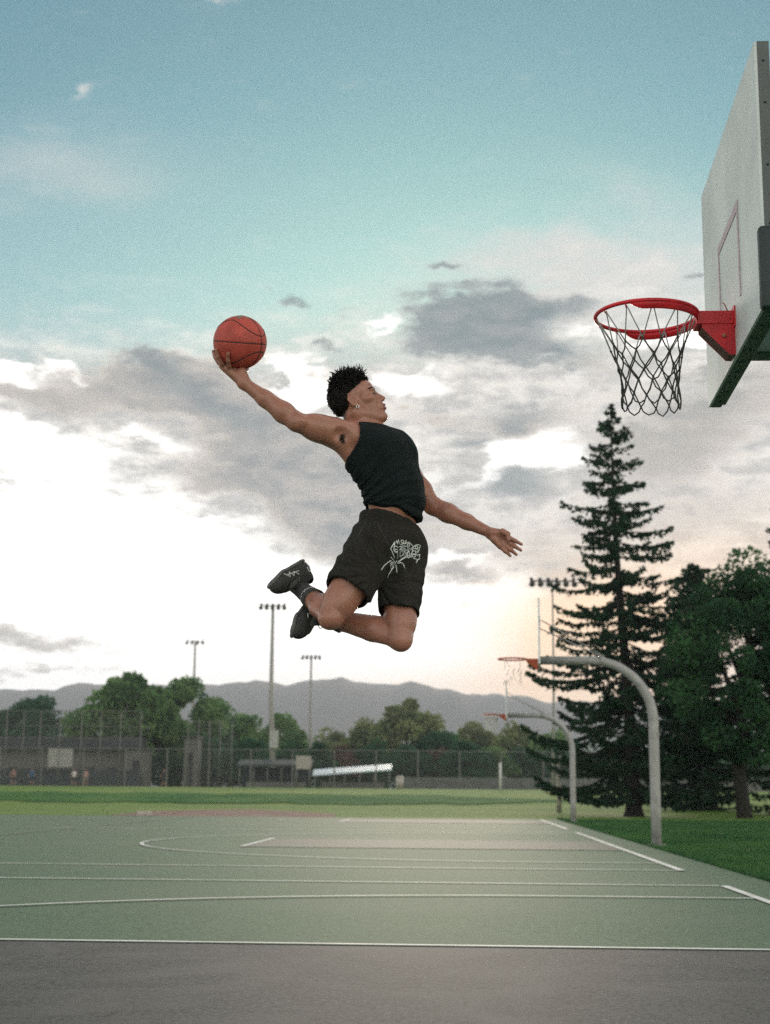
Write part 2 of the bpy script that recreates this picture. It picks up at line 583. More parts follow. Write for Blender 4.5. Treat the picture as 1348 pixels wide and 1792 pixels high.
def strip(name, pts, w, material, z):
    """flat painted band along a path"""
    m = MB()
    L, R = [], []
    for i, p in enumerate(pts):
        d = (pts[min(i + 1, len(pts) - 1)] - pts[max(i - 1, 0)])
        d.z = 0
        d.normalize()
        s = Vector((-d.y, d.x, 0)) * w / 2
        L.append(p + s + Vector((0, 0, z)))
        R.append(p - s + Vector((0, 0, z)))
    k = len(pts)
    m.add(L + R, [(k + i, k + i + 1, i + 1, i) for i in range(k - 1)])
    return m.build(name, material, court)

LW, HW, HL, UH = 0.06, 7.66, 1.95, 10.85
for k in range(3):
    vc = V1 + SP * k
    lm = line_mat
    MB().quad(CW(0, vc - HL, 0.017), CW(0, vc + HL, 0.017), CW(5.79, vc + HL, 0.017), CW(5.79, vc - HL, 0.017)).build('painted_lane', lane_mat if k == 0 else worn_lane_mat, court)
    MB.quad  # lanes lie 4 mm above the court, lines 4 mm above the lanes
    vf = min(vc + HW, V_B - 0.5)
    strip('painted_line', [CW(0, vc - HW), CW(0, vf)], LW * (1.5 if k else 1.3), lm, 0.022)
    for sgn in (-1, 1):
        if vc + sgn * HW > V_B:
            continue
        strip('painted_line', [CW(0.05, vc + sgn * HW), CW(2 * UH, vc + sgn * HW)], LW, lm if k < 2 else faint_mat, 0.0225)
        strip('painted_line', [CW(0.05, vc + sgn * HL), CW(5.79, vc + sgn * HL)], LW, lm if k == 0 else faint_mat, 0.0235)
    arc = [CW(0.05, vc - 6.02)] + [CW(1.6 + 6.02 * math.sin(a), vc - 6.02 * math.cos(a)) for a in np.linspace(0, math.pi, 73)] + [CW(0.05, vc + 6.02)]
    arc = [q for q in arc if (q - CW(0, 0)).dot(EV) < V_B - 0.4]
    strip('painted_line', arc, LW, lm if k < 2 else faint_mat, 0.024)
    strip('painted_line', [CW(5.79, vc - HL), CW(5.79, vc + HL)], LW * 1.4, lm, 0.0245)
    strip('painted_line', [CW(UH, vc - HW), CW(UH, vf)], LW * 1.2, faint_mat, 0.025)

# bare earth path beyond the courts
dirt_mat = ground_mat('bare earth', (0.17, 0.095, 0.078), (0.24, 0.155, 0.13), 5, (0.27, 0.215, 0.19), 0.6, bump=0.6, bscale=9, dist=0.05)
dr = MB()
up_, lo_ = [], []
for i in range(33):
    t = i / 32
    x = -9.0 + 7.4 * t
    w = 10.5 * math.sin(math.pi * min(1, 0.1 + t * 0.88)) ** 0.7 + 0.5
    yc = 52.5 - 1.5 * t
    up_.append(Vector((x, yc + w + 0.3 * math.sin(i * 1.7), ground_z(x, yc + w) + 0.012)))
    lo_.append(Vector((x, yc - 4 + 0.2 * math.sin(i * 2.3), 0.006)))
dr.add(up_ + lo_, [(33 + i, 33 + i + 1, i + 1, i) for i in range(32)])
tag(dr.build('dirt_path', dirt_mat), kind='structure')
# kerb stone pale block at the end of the path
kb = MB().box((-7.9, 49.4, 0.05), (0.45, 0.4, 0.16), None, 0.03)
tag(kb.build('concrete_block', mat('pale concrete', (0.42, 0.38, 0.35), 0.9, bump=0.3)), 'pale concrete block lying at the left end of the dirt path', 'block')

# darker green strip of grass along the bank across the field
bank_mat = ground_mat('dark bank grass', (0.012, 0.095, 0.018), (0.034, 0.145, 0.030), 3.0, (0.075, 0.180, 0.044), 0.25, bump=0.8, bscale=9, dist=0.15)
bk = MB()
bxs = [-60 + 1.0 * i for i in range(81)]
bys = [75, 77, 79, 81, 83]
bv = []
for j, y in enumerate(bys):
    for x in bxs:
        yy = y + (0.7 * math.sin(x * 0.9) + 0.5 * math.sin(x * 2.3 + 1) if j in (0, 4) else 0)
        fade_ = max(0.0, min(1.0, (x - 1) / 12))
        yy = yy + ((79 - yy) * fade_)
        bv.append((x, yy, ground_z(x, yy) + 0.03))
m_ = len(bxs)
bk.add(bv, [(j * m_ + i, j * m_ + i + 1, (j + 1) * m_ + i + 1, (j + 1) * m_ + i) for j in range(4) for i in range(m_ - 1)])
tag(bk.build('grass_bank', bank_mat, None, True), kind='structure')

# hills
hill_mat = ground_mat('wooded hillside', (0.045, 0.055, 0.030), (0.085, 0.082, 0.050), 0.02, (0.11, 0.095, 0.06), 0.004, bump=1.0, bscale=0.03, dist=25)
prof = [(-900, 1262), (-500, 1225), (-200, 1218), (0, 1214), (90, 1211), (180, 1203), (300, 1204), (430, 1198), (500, 1199), (580, 1192), (640, 1198), (700, 1199), (760, 1206), (820, 1217),
        (900, 1223), (980, 1231), (1100, 1238), (1250, 1228), (1400, 1236), (1700, 1225), (2200, 1262)]
hb = MB()
HY = 3200.0
rows, cols = 26, 320
rh = random.Random(8)
ph = [rh.uniform(0, 6.28) for _ in range(12)]


def ridge(px):
    for (a, ya), (b, yb) in zip(prof, prof[1:]):
        if a <= px <= b:
            t = (px - a) / (b - a)
            t = t * t * (3 - 2 * t)
            return ya + (yb - ya) * t
    return 1262
hv = []
for j in range(rows + 1):
    t = j / rows
    y = HY - 900 * (1 - t)
    for i in range(cols + 1):
        px = -900 + 3100 * i / cols
        top = at(px, ridge(px), HY)
        rough = 1.6 * math.sin(px * 0.07 + ph[0]) + 1.2 * math.sin(px * 0.17 + ph[1]) + 0.9 * math.sin(px * 0.43 + ph[2]) + rh.uniform(-1.0, 1.0)
        gully = (1 - t) * t * 4 * 0.35 * (9 * math.sin(px * 0.045 + ph[3] + 2 * t) + 6 * math.sin(px * 0.10 + ph[4] - 3 * t))
        z = -2 + (top.z + 2) * (math.sin(t * math.pi / 2) ** 0.9) + rough * t + gully * 2.0
        hv.append((top.x, y, z))
    # the far side falls away again
for i in range(cols + 1):
    q = hv[rows * (cols + 1) + i]
    hv.append((q[0], q[1] + 700, -5))
hf = [(j * (cols + 1) + i, j * (cols + 1) + i + 1, (j + 1) * (cols + 1) + i + 1, (j + 1) * (cols + 1) + i) for j in range(rows + 1) for i in range(cols)]
tag(hb.add(hv, hf).build('hills', hill_mat, None, True), kind='structure')
# ---------------------------------------------------------------- basketball hoops
red_mat = mat('red enamel', (0.60, 0.012, 0.022), rough=0.42, var=0.22, scale=9, bump=0.1, bscale=60, dist=0.002)
rust_mat = mat('rusting underside', (0.13, 0.055, 0.045), rough=0.7, var=0.3, scale=18)
board_mat = mat('chalky white steel', (0.60, 0.65, 0.65), rough=0.6, var=0.14, scale=2.2, detail=9.0, bump=0.03, bscale=30, dist=0.002)
edge_mat = mat('grey steel edge', (0.085, 0.10, 0.10), rough=0.5, var=0.12, scale=6)
green_steel = mat('dark green paint', (0.010, 0.050, 0.036), rough=0.45, var=0.25, scale=12, second=(0.02, 0.075, 0.05))
pad_mat = mat('dark vinyl pad', (0.010, 0.026, 0.026), rough=0.5, var=0.15, scale=10)
square_mat = mat('faded red paint', (0.46, 0.36, 0.42), rough=0.6, var=0.10, scale=14)
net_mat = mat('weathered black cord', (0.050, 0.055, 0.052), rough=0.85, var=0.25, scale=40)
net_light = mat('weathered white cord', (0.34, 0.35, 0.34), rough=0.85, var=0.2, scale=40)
net_white = mat('white cord', (0.6, 0.6, 0.56), rough=0.85, var=0.1, scale=20)
galv_mat = mat('galvanised steel', (0.33, 0.33, 0.32), rough=0.55, var=0.18, scale=9, metal=0.2, bump=0.05, bscale=50, dist=0.004)
orange_mat = mat('orange enamel', (0.52, 0.09, 0.03), rough=0.45, var=0.12, scale=9)


def net_parts(parent, c, R0, R1, L, n, rad, m_low, m_top, seed, rows=5, sway=(0, 0), glare_gaps=0.0, loops=True):
    rg = random.Random(seed)
    # knots of each row: row 0 on the rim
    zs = [0.0, 0.34, 0.50, 0.66, 0.82, 1.0]
    lv = []
    for r in range(rows + 1):
        t = zs[r] if rows == 5 else r / rows
        rad_t = R0 + (R1 - R0) * (1 - (1 - t) ** 1.9)
        if t > 0.8:
            rad_t += 0.012 * (t - 0.8) / 0.2
        pts = []
        for i in range(n):
            a = 2 * math.pi * (i + (0.5 if r % 2 else 0)) / n + rg.uniform(-.04, .04) * (r > 0)
            pts.append(c + EU * (rad_t * math.cos(a) + sway[0] * t) + EV * (rad_t * math.sin(a) + sway[1] * t)
                       + Vector((0, 0, -0.012 - L * t + rg.uniform(-.012, .012) * (r > 0))))
        lv.append(pts)
    up = MB()
    low = MB()
    kn = MB()
    for r in range(rows):
        for i in range(n):
            ends = ((i, i) if r % 2 == 0 else (i, i)), ((i, (i - 1) % n) if r % 2 == 0 else (i, (i + 1) % n))
            for (s, e) in ends:
                if glare_gaps and rg.random() < glare_gaps:  # strands left out to imitate glare swallowing a backlit net
                    continue
                a, b = lv[r][s], lv[r + 1][e]
                mid = (a + b) / 2 + Vector((0, 0, -0.008)) + Vector((rg.uniform(-.006, .006), rg.uniform(-.006, .006), 0))
                if r == 0 and loops:            # the long top loops hang almost straight from the rim hooks
                    q = a * 0.85 + b * 0.15
                    mid = a * 0.45 + b * 0.55
                    a2 = a + (b - a) * 0.03
                    up.tube([a, q + (b - a).cross(Vector((0, 0, 1))) * 0.02, mid, b], rad * 0.85, 5)
                else:
                    low.tube([a, mid, b], rad, 5)
            if r >= 1 and not glare_gaps:
                kn.sphere(lv[r][i], rad * 1.7, 6, 5)
    for i in range(n):                            # scalloped bottom edge
        if glare_gaps:
            break
        a, b = lv[rows][i], lv[rows][(i + 1) % n]
        m_ = (a + b) / 2 + Vector((0, 0, -0.030 - 0.02 * rg.random()))
        low.tube([a, a * 0.7 + m_ * 0.3 + Vector((0, 0, -.012)), m_, b * 0.7 + m_ * 0.3 + Vector((0, 0, -.012)), b], rad, 5)
    o = low.build('net', m_low, parent, True)
    if glare_gaps:
        tag(o, kind='stuff')
    if up.v:
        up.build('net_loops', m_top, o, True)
    if kn.v:
        tag(kn.build('net_knots', m_low, o, True), kind='stuff')
    return o


def frame_rot():
    return Matrix((EU, EV, Vector((0, 0, 1)))).transposed()

RC = frame_rot()


def oriented_box(m, u0, u1, v0, v1, z0, z1, bev=0.0, yaw=0.0):
    c = CW((u0 + u1) / 2, (v0 + v1) / 2, (z0 + z1) / 2)
    return m.box(c, (abs(u1 - u0), abs(v1 - v0), abs(z1 - z0)), RC @ Matrix.Rotation(yaw, 3, 'Z'), bev)


# ---- the near hoop
VB, UB = 6.50, 1.183                # board centre along the baseline, face of the board
ZB, ZT, BW = 2.852, 4.019, 1.66
hoop = empty('basketball_hoop', CW(-1.1, VB, 0))
tag(hoop, 'nearest basketball hoop with white backboard, red rim and dark cord net', 'basketball hoop')
bd = oriented_box(MB(), UB - 0.012, UB, VB - BW / 2, VB + BW / 2, ZB, ZT).build('backboard', board_mat, hoop)
fr = MB()
oriented_box(fr, UB - 0.062, UB - 0.0125, VB - BW / 2 - 0.002, VB - BW / 2 + 0.012, ZB - 0.001, ZT + 0.001)
oriented_box(fr, UB - 0.062, UB - 0.0125, VB + BW / 2 - 0.012, VB + BW / 2 + 0.002, ZB - 0.001, ZT + 0.001)
oriented_box(fr, UB - 0.062, UB - 0.0125, VB - BW / 2 + 0.0125, VB + BW / 2 - 0.0125, ZT - 0.011, ZT + 0.001)
fr.build('board_edge', edge_mat, bd)
bt = MB()
oriented_box(bt, UB - 0.064, UB - 0.0125, VB - BW / 2 + 0.0125, VB + BW / 2 - 0.0125, ZB - 0.003, ZB + 0.02)
for i in range(9):
    v = VB - BW / 2 + 0.12 + i * (BW - 0.24) / 8
    oriented_box(bt, UB - 0.058, UB - 0.030, v - 0.012, v + 0.012, ZB - 0.006, ZB - 0.002, 0.002)
bt.build('bottom_channel', green_steel, bd)
for z in (3.20, 3.46, 3.74, 3.93):
    MB().sphere(CW(UB - 0.036, VB - BW / 2 - 0.002, z), 0.006, 8, 6).build('screw', pad_mat, bd, True)
pd = MB()
oriented_box(pd, UB - 0.085, UB + 0.018, VB - BW / 2 - 0.030, VB - BW / 2 + 0.030, ZB - 0.030, ZB + 0.330, 0.016)
pd.build('corner_pad', pad_mat, hoop, True)
pd = MB()
oriented_box(pd, UB - 0.085, UB - 0.062, VB - BW / 2 + 0.030, VB + BW / 2 - 0.03, ZB + 0.002, ZB + 0.05, 0.006)
pd.build('rear_rail', green_steel, hoop, True)
sq = MB()
SW, SZ0, SZ1, sl = 0.61, 3.08, 3.535, 0.045
sv = VB + 0.02
for (a, b, c, d) in ((-SW / 2, SW / 2, SZ1 - sl, SZ1), (-SW / 2, -SW / 2 + 0.03, SZ0, SZ1 - sl - 0.001), (SW / 2 - 0.03, SW / 2, SZ0, SZ1 - sl - 0.001)):
    oriented_box(sq, UB + 0.0005, UB + 0.0035, sv + a, sv + b, c, d)
sq.build('target_square', square_mat, bd)
ra = MB()
RU, RV, RZ, RR = 1.585, 6.47, 3.066, 0.2365
rc = CW(RU, RV, RZ)
_c0 = CW(UB, VB, 0)
_yr = Matrix.Translation(_c0) @ Matrix.Rotation(-0.026, 4, 'Z') @ Matrix.Translation(-_c0)
for _o in list(bpy.data.objects):                      # the board hangs slightly askew
    if _o.type == 'MESH' and (_o.parent == hoop or (_o.parent is not None and _o.parent.parent == hoop)):
        _o.data.transform(_yr)
ringp = [rc + EU * RR * math.cos(a) + EV * RR * math.sin(a) for a in np.linspace(0, 2 * math.pi, 65)[:-1]]
rim = MB().tube(ringp, 0.0095, 10, closed=True).build('rim', red_mat, hoop, True)
for sgn in (-1, 1):                                   # stiffening plate under the ring, on both sides of the bracket
    fl = MB()
    A = np.linspace(math.pi * 0.96, math.pi * (0.40 if sgn > 0 else 0.36), 26)
    zt_, zb_ = RZ - 0.006, RZ - 0.040
    o, i_, o2, i2 = [], [], [], []
    for k, a in enumerate(A):
        d = EU * math.cos(a) + EV * math.sin(a) * sgn
        e = max(0.0, (k - 21) / 4)
        zz = zb_ + (0.03 * e * e)
        o.append(rc + d * (RR + 0.003) + Vector((0, 0, zt_ - RZ)))
        o2.append(rc + d * (RR + 0.003) + Vector((0, 0, zz - RZ)))
        i_.append(rc + d * (RR - 0.003) + Vector((0, 0, zt_ - RZ)))
        i2.append(rc + d * (RR - 0.003) + Vector((0, 0, zz - RZ)))
    k = len(A)
    V = o + o2 + i_ + i2
    fs = []
    for q in range(k - 1):
        fs += [(q, q + 1, k + q + 1, k + q), (2 * k + q, 3 * k + q, 3 * k + q + 1, 2 * k + q + 1), (k + q, k + q + 1, 3 * k + q + 1, 3 * k + q)]
    fl.add(V, fs)
    fl.build('rim_plate', red_mat, rim, True)
for i in range(12):
    a = 2 * math.pi * i / 12
    p = rc + (EU * math.cos(a) + EV * math.sin(a)) * (RR - 0.004) + Vector((0, 0, -0.010))
    hk = MB()
    hk.tube([p + (EU * math.cos(a) + EV * math.sin(a)) * 0.008, p + Vector((0, 0, -0.012)), p - (EU * math.cos(a) + EV * math.sin(a)) * 0.006], 0.003, 5)
    hk.build('net_hook', red_mat, rim, True)
br = MB()
oriented_box(br, UB + 0.0005, RU - RR + 0.012, RV - 0.060, RV + 0.060, RZ - 0.058, RZ + 0.006, 0.004)
bracket = br.build('bracket', red_mat, hoop)
gs = MB()
for sgn in (-1, 1):                                    # side gussets
    v0 = RV + sgn * 0.052
    pl = [(UB + 0.002, RZ - 0.0585), (UB + 0.002, RZ - 0.205), (UB + 0.030, RZ - 0.205), (RU - RR - 0.012, RZ - 0.075), (RU - RR - 0.012, RZ - 0.0585)]
    a = [CW(u, v0 - 0.003, z) for u, z in pl]
    b = [CW(u, v0 + 0.003, z) for u, z in pl]
    gs = MB()
    gs.add(a + b, [(0, 1, 2, 3, 4), (9, 8, 7, 6, 5)] + [(i, 5 + i, 5 + (i + 1) % 5, (i + 1) % 5) for i in range(5)])
    gs.build('gusset', red_mat, bracket)
ud = MB()
d_ = [(UB + 0.004, RZ - 0.2045), (UB + 0.030, RZ - 0.2045), (RU - RR - 0.012, RZ - 0.0745)]
for (u0, z0), (u1, z1) in zip(d_, d_[1:]):
    ud.add([CW(u0, RV - 0.0485, z0), CW(u0, RV + 0.0485, z0), CW(u1, RV + 0.0485, z1), CW(u1, RV - 0.0485, z1),
            CW(u0, RV - 0.0485, z0 + .006), CW(u0, RV + 0.0485, z0 + .006), CW(u1, RV + 0.0485, z1 + .006), CW(u1, RV - 0.0485, z1 + .006)],
           [(0, 1, 2, 3), (7, 6, 5, 4), (0, 3, 7, 4), (1, 5, 6, 2)])
ud.build('underplate', rust_mat, bracket)
bp_ = oriented_box(MB(), UB + 0.0006, UB + 0.010, RV - 0.085, RV + 0.085, RZ - 0.075, RZ + 0.022).build('mounting_plate', red_mat, bracket)
bo = MB()
for dv in (-0.0,):
    bo.tube([CW(UB + 0.055, RV - 0.056, RZ - 0.115), CW(UB + 0.055, RV - 0.066, RZ - 0.115)], 0.010, 8)
bo.build('bolt', mat('rusty bolt', (0.4, 0.16, 0.1), 0.6), bracket, True)
bo = MB()
bo.tube([CW(UB + 0.035, RV - 0.06, RZ + 0.004), CW(UB + 0.045, RV - 0.06, RZ + 0.03), CW(UB + 0.055, RV - 0.058, RZ + 0.045)], 0.003, 5)
bo.build('wire_twist', mat('rusty wire', (0.4, 0.16, 0.1), 0.6), bracket, True)
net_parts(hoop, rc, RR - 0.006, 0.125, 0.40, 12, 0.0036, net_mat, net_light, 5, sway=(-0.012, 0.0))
ar = MB()
oriented_box(ar, -0.95, UB - 0.064, VB - 0.07, VB + 0.07, ZB + 0.02, ZB + 0.16, 0.01)
ar.build('support_arm', green_steel, hoop, True)
po = MB()
po.tube([CW(-1.1, VB, 0), CW(-1.1, VB, 3.12)], 0.085, 20)
po.build('pole', green_steel, hoop, True)


# ---- the two hoops on bent posts further down the courts
def gooseneck(k, label, net_material, glare_gaps, yaw):
    vc = V1 + SP * k
    t = empty('basketball_hoop', CW(-0.66, vc, 0))
    tag(t, label, 'basketball hoop', 'bent post basketball hoops along the baseline')
    zc = 3.03
    uP, uB = -0.72, 1.17
    R = 1.0
    pts = [CW(uP, vc, -0.05), CW(uP, vc, 0.6), CW(uP, vc, zc - R)]
    pts += [CW(uP + R * (1 - math.cos(a)), vc, zc - R + R * math.sin(a)) for a in np.linspace(0.1, math.pi / 2, 14)]
    pts += [CW(uB - 0.04, vc, zc)]
    MB().tube(pts, [0.084] * 3 + [0.082 - 0.010 * i / 13 for i in range(14)] + [0.070], 20).build('bent_post', galv_mat, t, True)
    ft = MB()
    ft.tube([CW(uP, vc, -0.02), CW(uP, vc, 0.045)], 0.15, 20)
    ft.build('footing', mat('concrete footing', (0.35, 0.34, 0.32), 0.9), t)
    b = oriented_box(MB(), uB - 0.03, uB, vc - 0.9, vc + 0.9, 2.90, 3.97, 0.0, yaw).build('backboard', board_mat, t)
    e = MB()
    oriented_box(e, uB - 0.040, uB - 0.0335, vc - 0.85, vc + 0.85, 2.92, 3.0, 0.0, yaw)
    oriented_box(e, uB - 0.040, uB - 0.0335, vc - 0.85, vc + 0.85, 3.6, 3.68, 0.0, yaw)
    e.build('rear_rail', galv_mat, b)
    for sg in (-1, 1):
        MB().tube([CW(uB - 0.037, vc + sg * 0.55, 3.64), CW(uB - 1.08, vc + sg * 0.09, 3.10)], 0.010, 8).build('brace', galv_mat, t, True)
    MB().tube([CW(uB - 1.02, vc, zc), CW(uB - 1.10, vc, zc)], 0.086, 20).build('collar', galv_mat, t, True)
    c = CW(1.6, vc, 3.05)
    rp = [c + EU * 0.2365 * math.cos(a) + EV * 0.2365 * math.sin(a) for a in np.linspace(0, 2 * math.pi, 49)[:-1]]
    rm = MB().tube(rp, 0.013, 8, closed=True).build('rim', orange_mat, t, True)
    q = MB()
    oriented_box(q, uB + 0.001, 1.6 - 0.2365, vc - 0.06, vc + 0.06, 3.0, 3.056)
    pl = [(uB + 0.002, 2.998), (uB + 0.002, 2.86), (1.6 - 0.25, 2.998)]
    for v0 in (-0.05, 0.044):
        a = [CW(u, vc + v0, z) for u, z in pl]
        bb = [CW(u, vc + v0 + 0.006, z) for u, z in pl]
        q.add(a + bb, [(0, 1, 2), (5, 4, 3), (0, 3, 4, 1), (1, 4, 5, 2), (2, 5, 3, 0)])
    q.build('bracket', orange_mat, t)
    net_parts(t, c, 0.230, 0.14, 0.42, 12, 0.012 if not glare_gaps else 0.0035, net_material, net_material, 20 + k, glare_gaps=glare_gaps, loops=False)
    return t

gooseneck(1, 'bent galvanised post hoop with orange rim standing beside the tall spruce', net_light, 0.72, 0.047)
gooseneck(2, 'farthest bent post hoop with white net at the end of the courts', net_white, 0.0, 0.026)
# ---------------------------------------------------------------- trees
bark_mat = mat('dark bark', (0.016, 0.015, 0.012), rough=0.95, var=0.35, scale=8, bump=0.8, bscale=14, dist=0.04)
spruce_mat = mat('spruce needles', (0.010, 0.038, 0.022), rough=0.8, var=0.3, scale=0.8, second=(0.026, 0.068, 0.034), trans=0.25, spec=0.15)
cedar_mat = mat('dark evergreen foliage', (0.009, 0.055, 0.026), rough=0.8, var=0.3, scale=0.7, second=(0.060, 0.150, 0.056), trans=0.32, spec=0.15)
LEAF = [mat('mid green leaves', (0.070, 0.190, 0.068), rough=0.7, var=0.3, scale=0.35, second=(0.210, 0.330, 0.120), trans=0.45, spec=0.15),
        mat('olive leaves', (0.120, 0.170, 0.062), rough=0.7, var=0.3, scale=0.35, second=(0.260, 0.300, 0.120), trans=0.45),
        mat('deep green leaves', (0.018, 0.085, 0.042), rough=0.8, var=0.3, scale=0.35, second=(0.045, 0.135, 0.062), trans=0.35, spec=0.15),
        mat('reddish leaves', (0.075, 0.040, 0.030), rough=0.7, var=0.3, scale=0.35, second=(0.12, 0.07, 0.045), trans=0.2)]


def rand_quads(P, size, nr, flat=0.0, droop=None):
    """small leaf faces centred on the points P with random facing"""
    n = len(P)
    N = nr.normal(size=(n, 3))
    N[:, 2] = N[:, 2] * (1 - flat) + flat * 2.0
    N /= np.linalg.norm(N, axis=1)[:, None]
    A = np.cross(N, nr.normal(size=(n, 3)))
    A /= np.linalg.norm(A, axis=1)[:, None] + 1e-9
    B = np.cross(N, A)
    s = (size * nr.uniform(0.6, 1.35, n))[:, None]
    q = np.stack([P - A * s, P - B * s * 0.55, P + A * s, P + B * s * 0.55], 1)
    return q.reshape(-1, 3), np.arange(4 * n).reshape(-1, 4)


def broadleaf(name, label, px, base_Y, top_py, half_px, material, seed, n_leaf=6500, trunk_h=0.25, squash=1.0, group='broadleaf trees beyond the ball field', cat='tree', leaf=None, zb=None, n_c=46, lean=None):
    nr = np.random.default_rng(seed)
    b = at(px, 1380, base_Y)
    z0 = ground_z(b.x, base_Y) if zb is None else zb
    top = at(px, top_py, base_Y).z
    Hh = top - z0
    W = half_px / F_PX * base_Y
    t = empty(name, (b.x, base_Y, z0))
    tag(t, label, cat, group)
    zc0 = z0 + Hh * trunk_h
    # clumps inside an uneven egg
    C, Rr = [], []
    for i in range(n_c):
        u = nr.normal(size=3)
        u /= np.linalg.norm(u)
        r = nr.uniform(0.35, 0.95) ** 0.6
        h = 0.5 + 0.5 * u[2] * r
        wide = math.sin(math.pi * min(0.98, max(0.06, 0.22 + 0.70 * h))) ** 0.6
        c = np.array([b.x + u[0] * r * W * 0.86 * wide, base_Y + u[1] * r * W * 0.8 * wide, zc0 + (Hh * (1 - trunk_h)) * (0.05 + 0.86 * h)])
        C.append(c)
        Rr.append(W * nr.uniform(0.17, 0.34) * (46 / n_c) ** 0.33)
    C, Rr = np.array(C), np.array(Rr)
    k = nr.integers(0, n_c, n_leaf)
    u = nr.normal(size=(n_leaf, 3))
    u /= np.linalg.norm(u, axis=1)[:, None]
    rad = Rr[k] * nr.uniform(0.25, 1.0, n_leaf) ** 0.45
    P = C[k] + u * rad[:, None] * np.array([1, 1, 0.75 * squash])
    P[:, 2] = np.minimum(P[:, 2], top + 0.3 * nr.normal(size=n_leaf) * 0.4)
    P[:, 2] = np.maximum(P[:, 2], z0 + 0.05)
    V, Q = rand_quads(P, leaf or W * 0.042 + 0.05, nr, 0.15)
    link('crown', np_mesh('crown', V, Q), material, t)
    tr = MB()
    if lean:
        f0, f1 = at(lean[0], 1430, base_Y).x, at(lean[1], 1340, base_Y).x
        tr.tube([(f0 + 0.02, base_Y, z0 - 0.1), (f0, base_Y, z0 + 0.15), (f1, base_Y, z0 + 1.9), (b.x, base_Y, z0 + Hh * 0.55)], [0.36, 0.27, 0.24, 0.1], 12)
    else:
      tr.tube([(b.x, base_Y, z0 - 0.1), (b.x + 0.05, base_Y, z0 + Hh * 0.25), (b.x - 0.1, base_Y, z0 + Hh * 0.6)], [Hh * 0.028 + 0.05, Hh * 0.022 + 0.04, Hh * 0.008], 8)
    for i in range(7):
        c = C[nr.integers(0, n_c)]
        s = Vector((b.x, base_Y, z0 + Hh * nr.uniform(0.2, 0.45)))
        tr.tube([s, (s + Vector(c)) / 2 + Vector((0, 0, 0.2)), c], [Hh * 0.012 + 0.02, Hh * 0.008 + 0.015, 0.02], 6)
    tr.build('trunk', bark_mat, t, True)
    return t


def conifer(name, label, px, base_py, Y, top_py, half_px, material, seed, top_px=None, levels=46, dens=1.0, crown_from=0.06, droop=0.35, lobes=None, group=None, trunk_r=0.26, bush=1.0, step_leaf=0.085, profile=None, wid=1.0, vert=0.10, low_fill=0.0, jit=0.12):
    rg = random.Random(seed)
    nr = np.random.default_rng(seed)
    g = at(px, base_py, Y)
    z0 = ground_z(g.x, Y)
    topv = at(top_px if top_px is not None else px, top_py, Y)
    Hh = topv.z - z0
    W = half_px / F_PX * Y
    t = empty(name, (g.x, Y, z0))
    tag(t, label, 'tree', group)

    def axis(h):
        return Vector((g.x + (topv.x - g.x) * h + 0.06 * math.sin(h * 7), Y + 0.05 * math.sin(h * 5), z0 + Hh * h))
    tk = MB()
    hs = [-0.01, 0.012, 0.04, 0.10, 0.2, 0.35, 0.5, 0.65, 0.8, 0.92, 1.0]
    tk.tube([axis(h) for h in hs], [trunk_r * 1.75, trunk_r * 1.25, trunk_r] + [max(0.012, trunk_r * (1 - h) ** 0.85) for h in hs[3:]], 12)
    br = MB()
    P, SZ = [], []
    for lv in range(levels):
        h = crown_from + (0.985 - crown_from) * (lv / (levels - 1)) ** 0.92
        spread = W * ((1 - h) ** 0.82 * 0.95 + 0.05) * (1.0 if h > crown_from + 0.10 else 0.80 + 2.0 * (h - crown_from))
        if lobes:
            spread *= lobes(h)
        if profile:
            spread = float(np.interp(h, [p[0] for p in profile], [p[1] for p in profile])) / F_PX * Y * rg.uniform(0.74, 1.06)
        nb = max(4, int(round((7 if h < 0.75 else 6) * dens)))
        a0 = rg.uniform(0, 6.28)
        for k in range(nb):
            a = a0 + 2 * math.pi * k / nb + rg.uniform(-.35, .35)
            L = spread * rg.uniform(0.52, 1.10)
            if L < 0.08:
                continue
            d = Vector((math.cos(a), math.sin(a), 0))
            s = axis(h) + Vector((0, 0, rg.uniform(-jit, jit)))
            dr = droop * rg.uniform(0.6, 1.3) * (1 - 0.9 * h ** 1.5)
            nseg = max(3, int(L / 0.35))
            pts = []
            for i in range(nseg + 1):
                q = i / nseg
                pts.append(s + d * L * q + Vector((0, 0, L * (-dr * q * 1.15 + dr * 0.85 * q ** 2.6 + 0.20 * h * q))) + Vector((rg.uniform(-.03, .03), rg.uniform(-.03, .03), rg.uniform(-.03, .03))))
            br.tube(pts, [max(0.006, 0.014 + 0.020 * (L / 3) * (1 - i / nseg)) for i in range(nseg + 1)], 4, cap=False)
            side = Vector((-d.y, d.x, 0))
            m = int(L * 26 * bush * dens * (1 + low_fill * (1 - h) ** 2)) + 6
            for i in range(m):
                q = rg.uniform(0.08, 1.0) ** 0.8
                j = min(nseg - 1, int(q * nseg))
                f = q * nseg - j
                c = pts[j].lerp(pts[j + 1], f)
                w = (0.10 + 0.34 * (L ** 0.5) * (1 - abs(q - 0.45) * 1.25)) * bush ** 0.5
                off = rg.gauss(0, 0.45) * w * wid
                c = c + side * off + Vector((0, 0, -abs(rg.gauss(0, vert)) - 0.12 * abs(off)))
                P.append(c)
                SZ.append(step_leaf * rg.uniform(0.8, 1.5))
    tk.build('trunk', bark_mat, t, True)
    tag(br.build('branches', bark_mat, t, True), kind='stuff')
    P = np.array([tuple(p) for p in P])
    sz = np.array(SZ)
    V, Q = rand_quads(P, sz, nr, 0.1)
    link('crown', np_mesh('crown', V, Q), material, t)
    return t


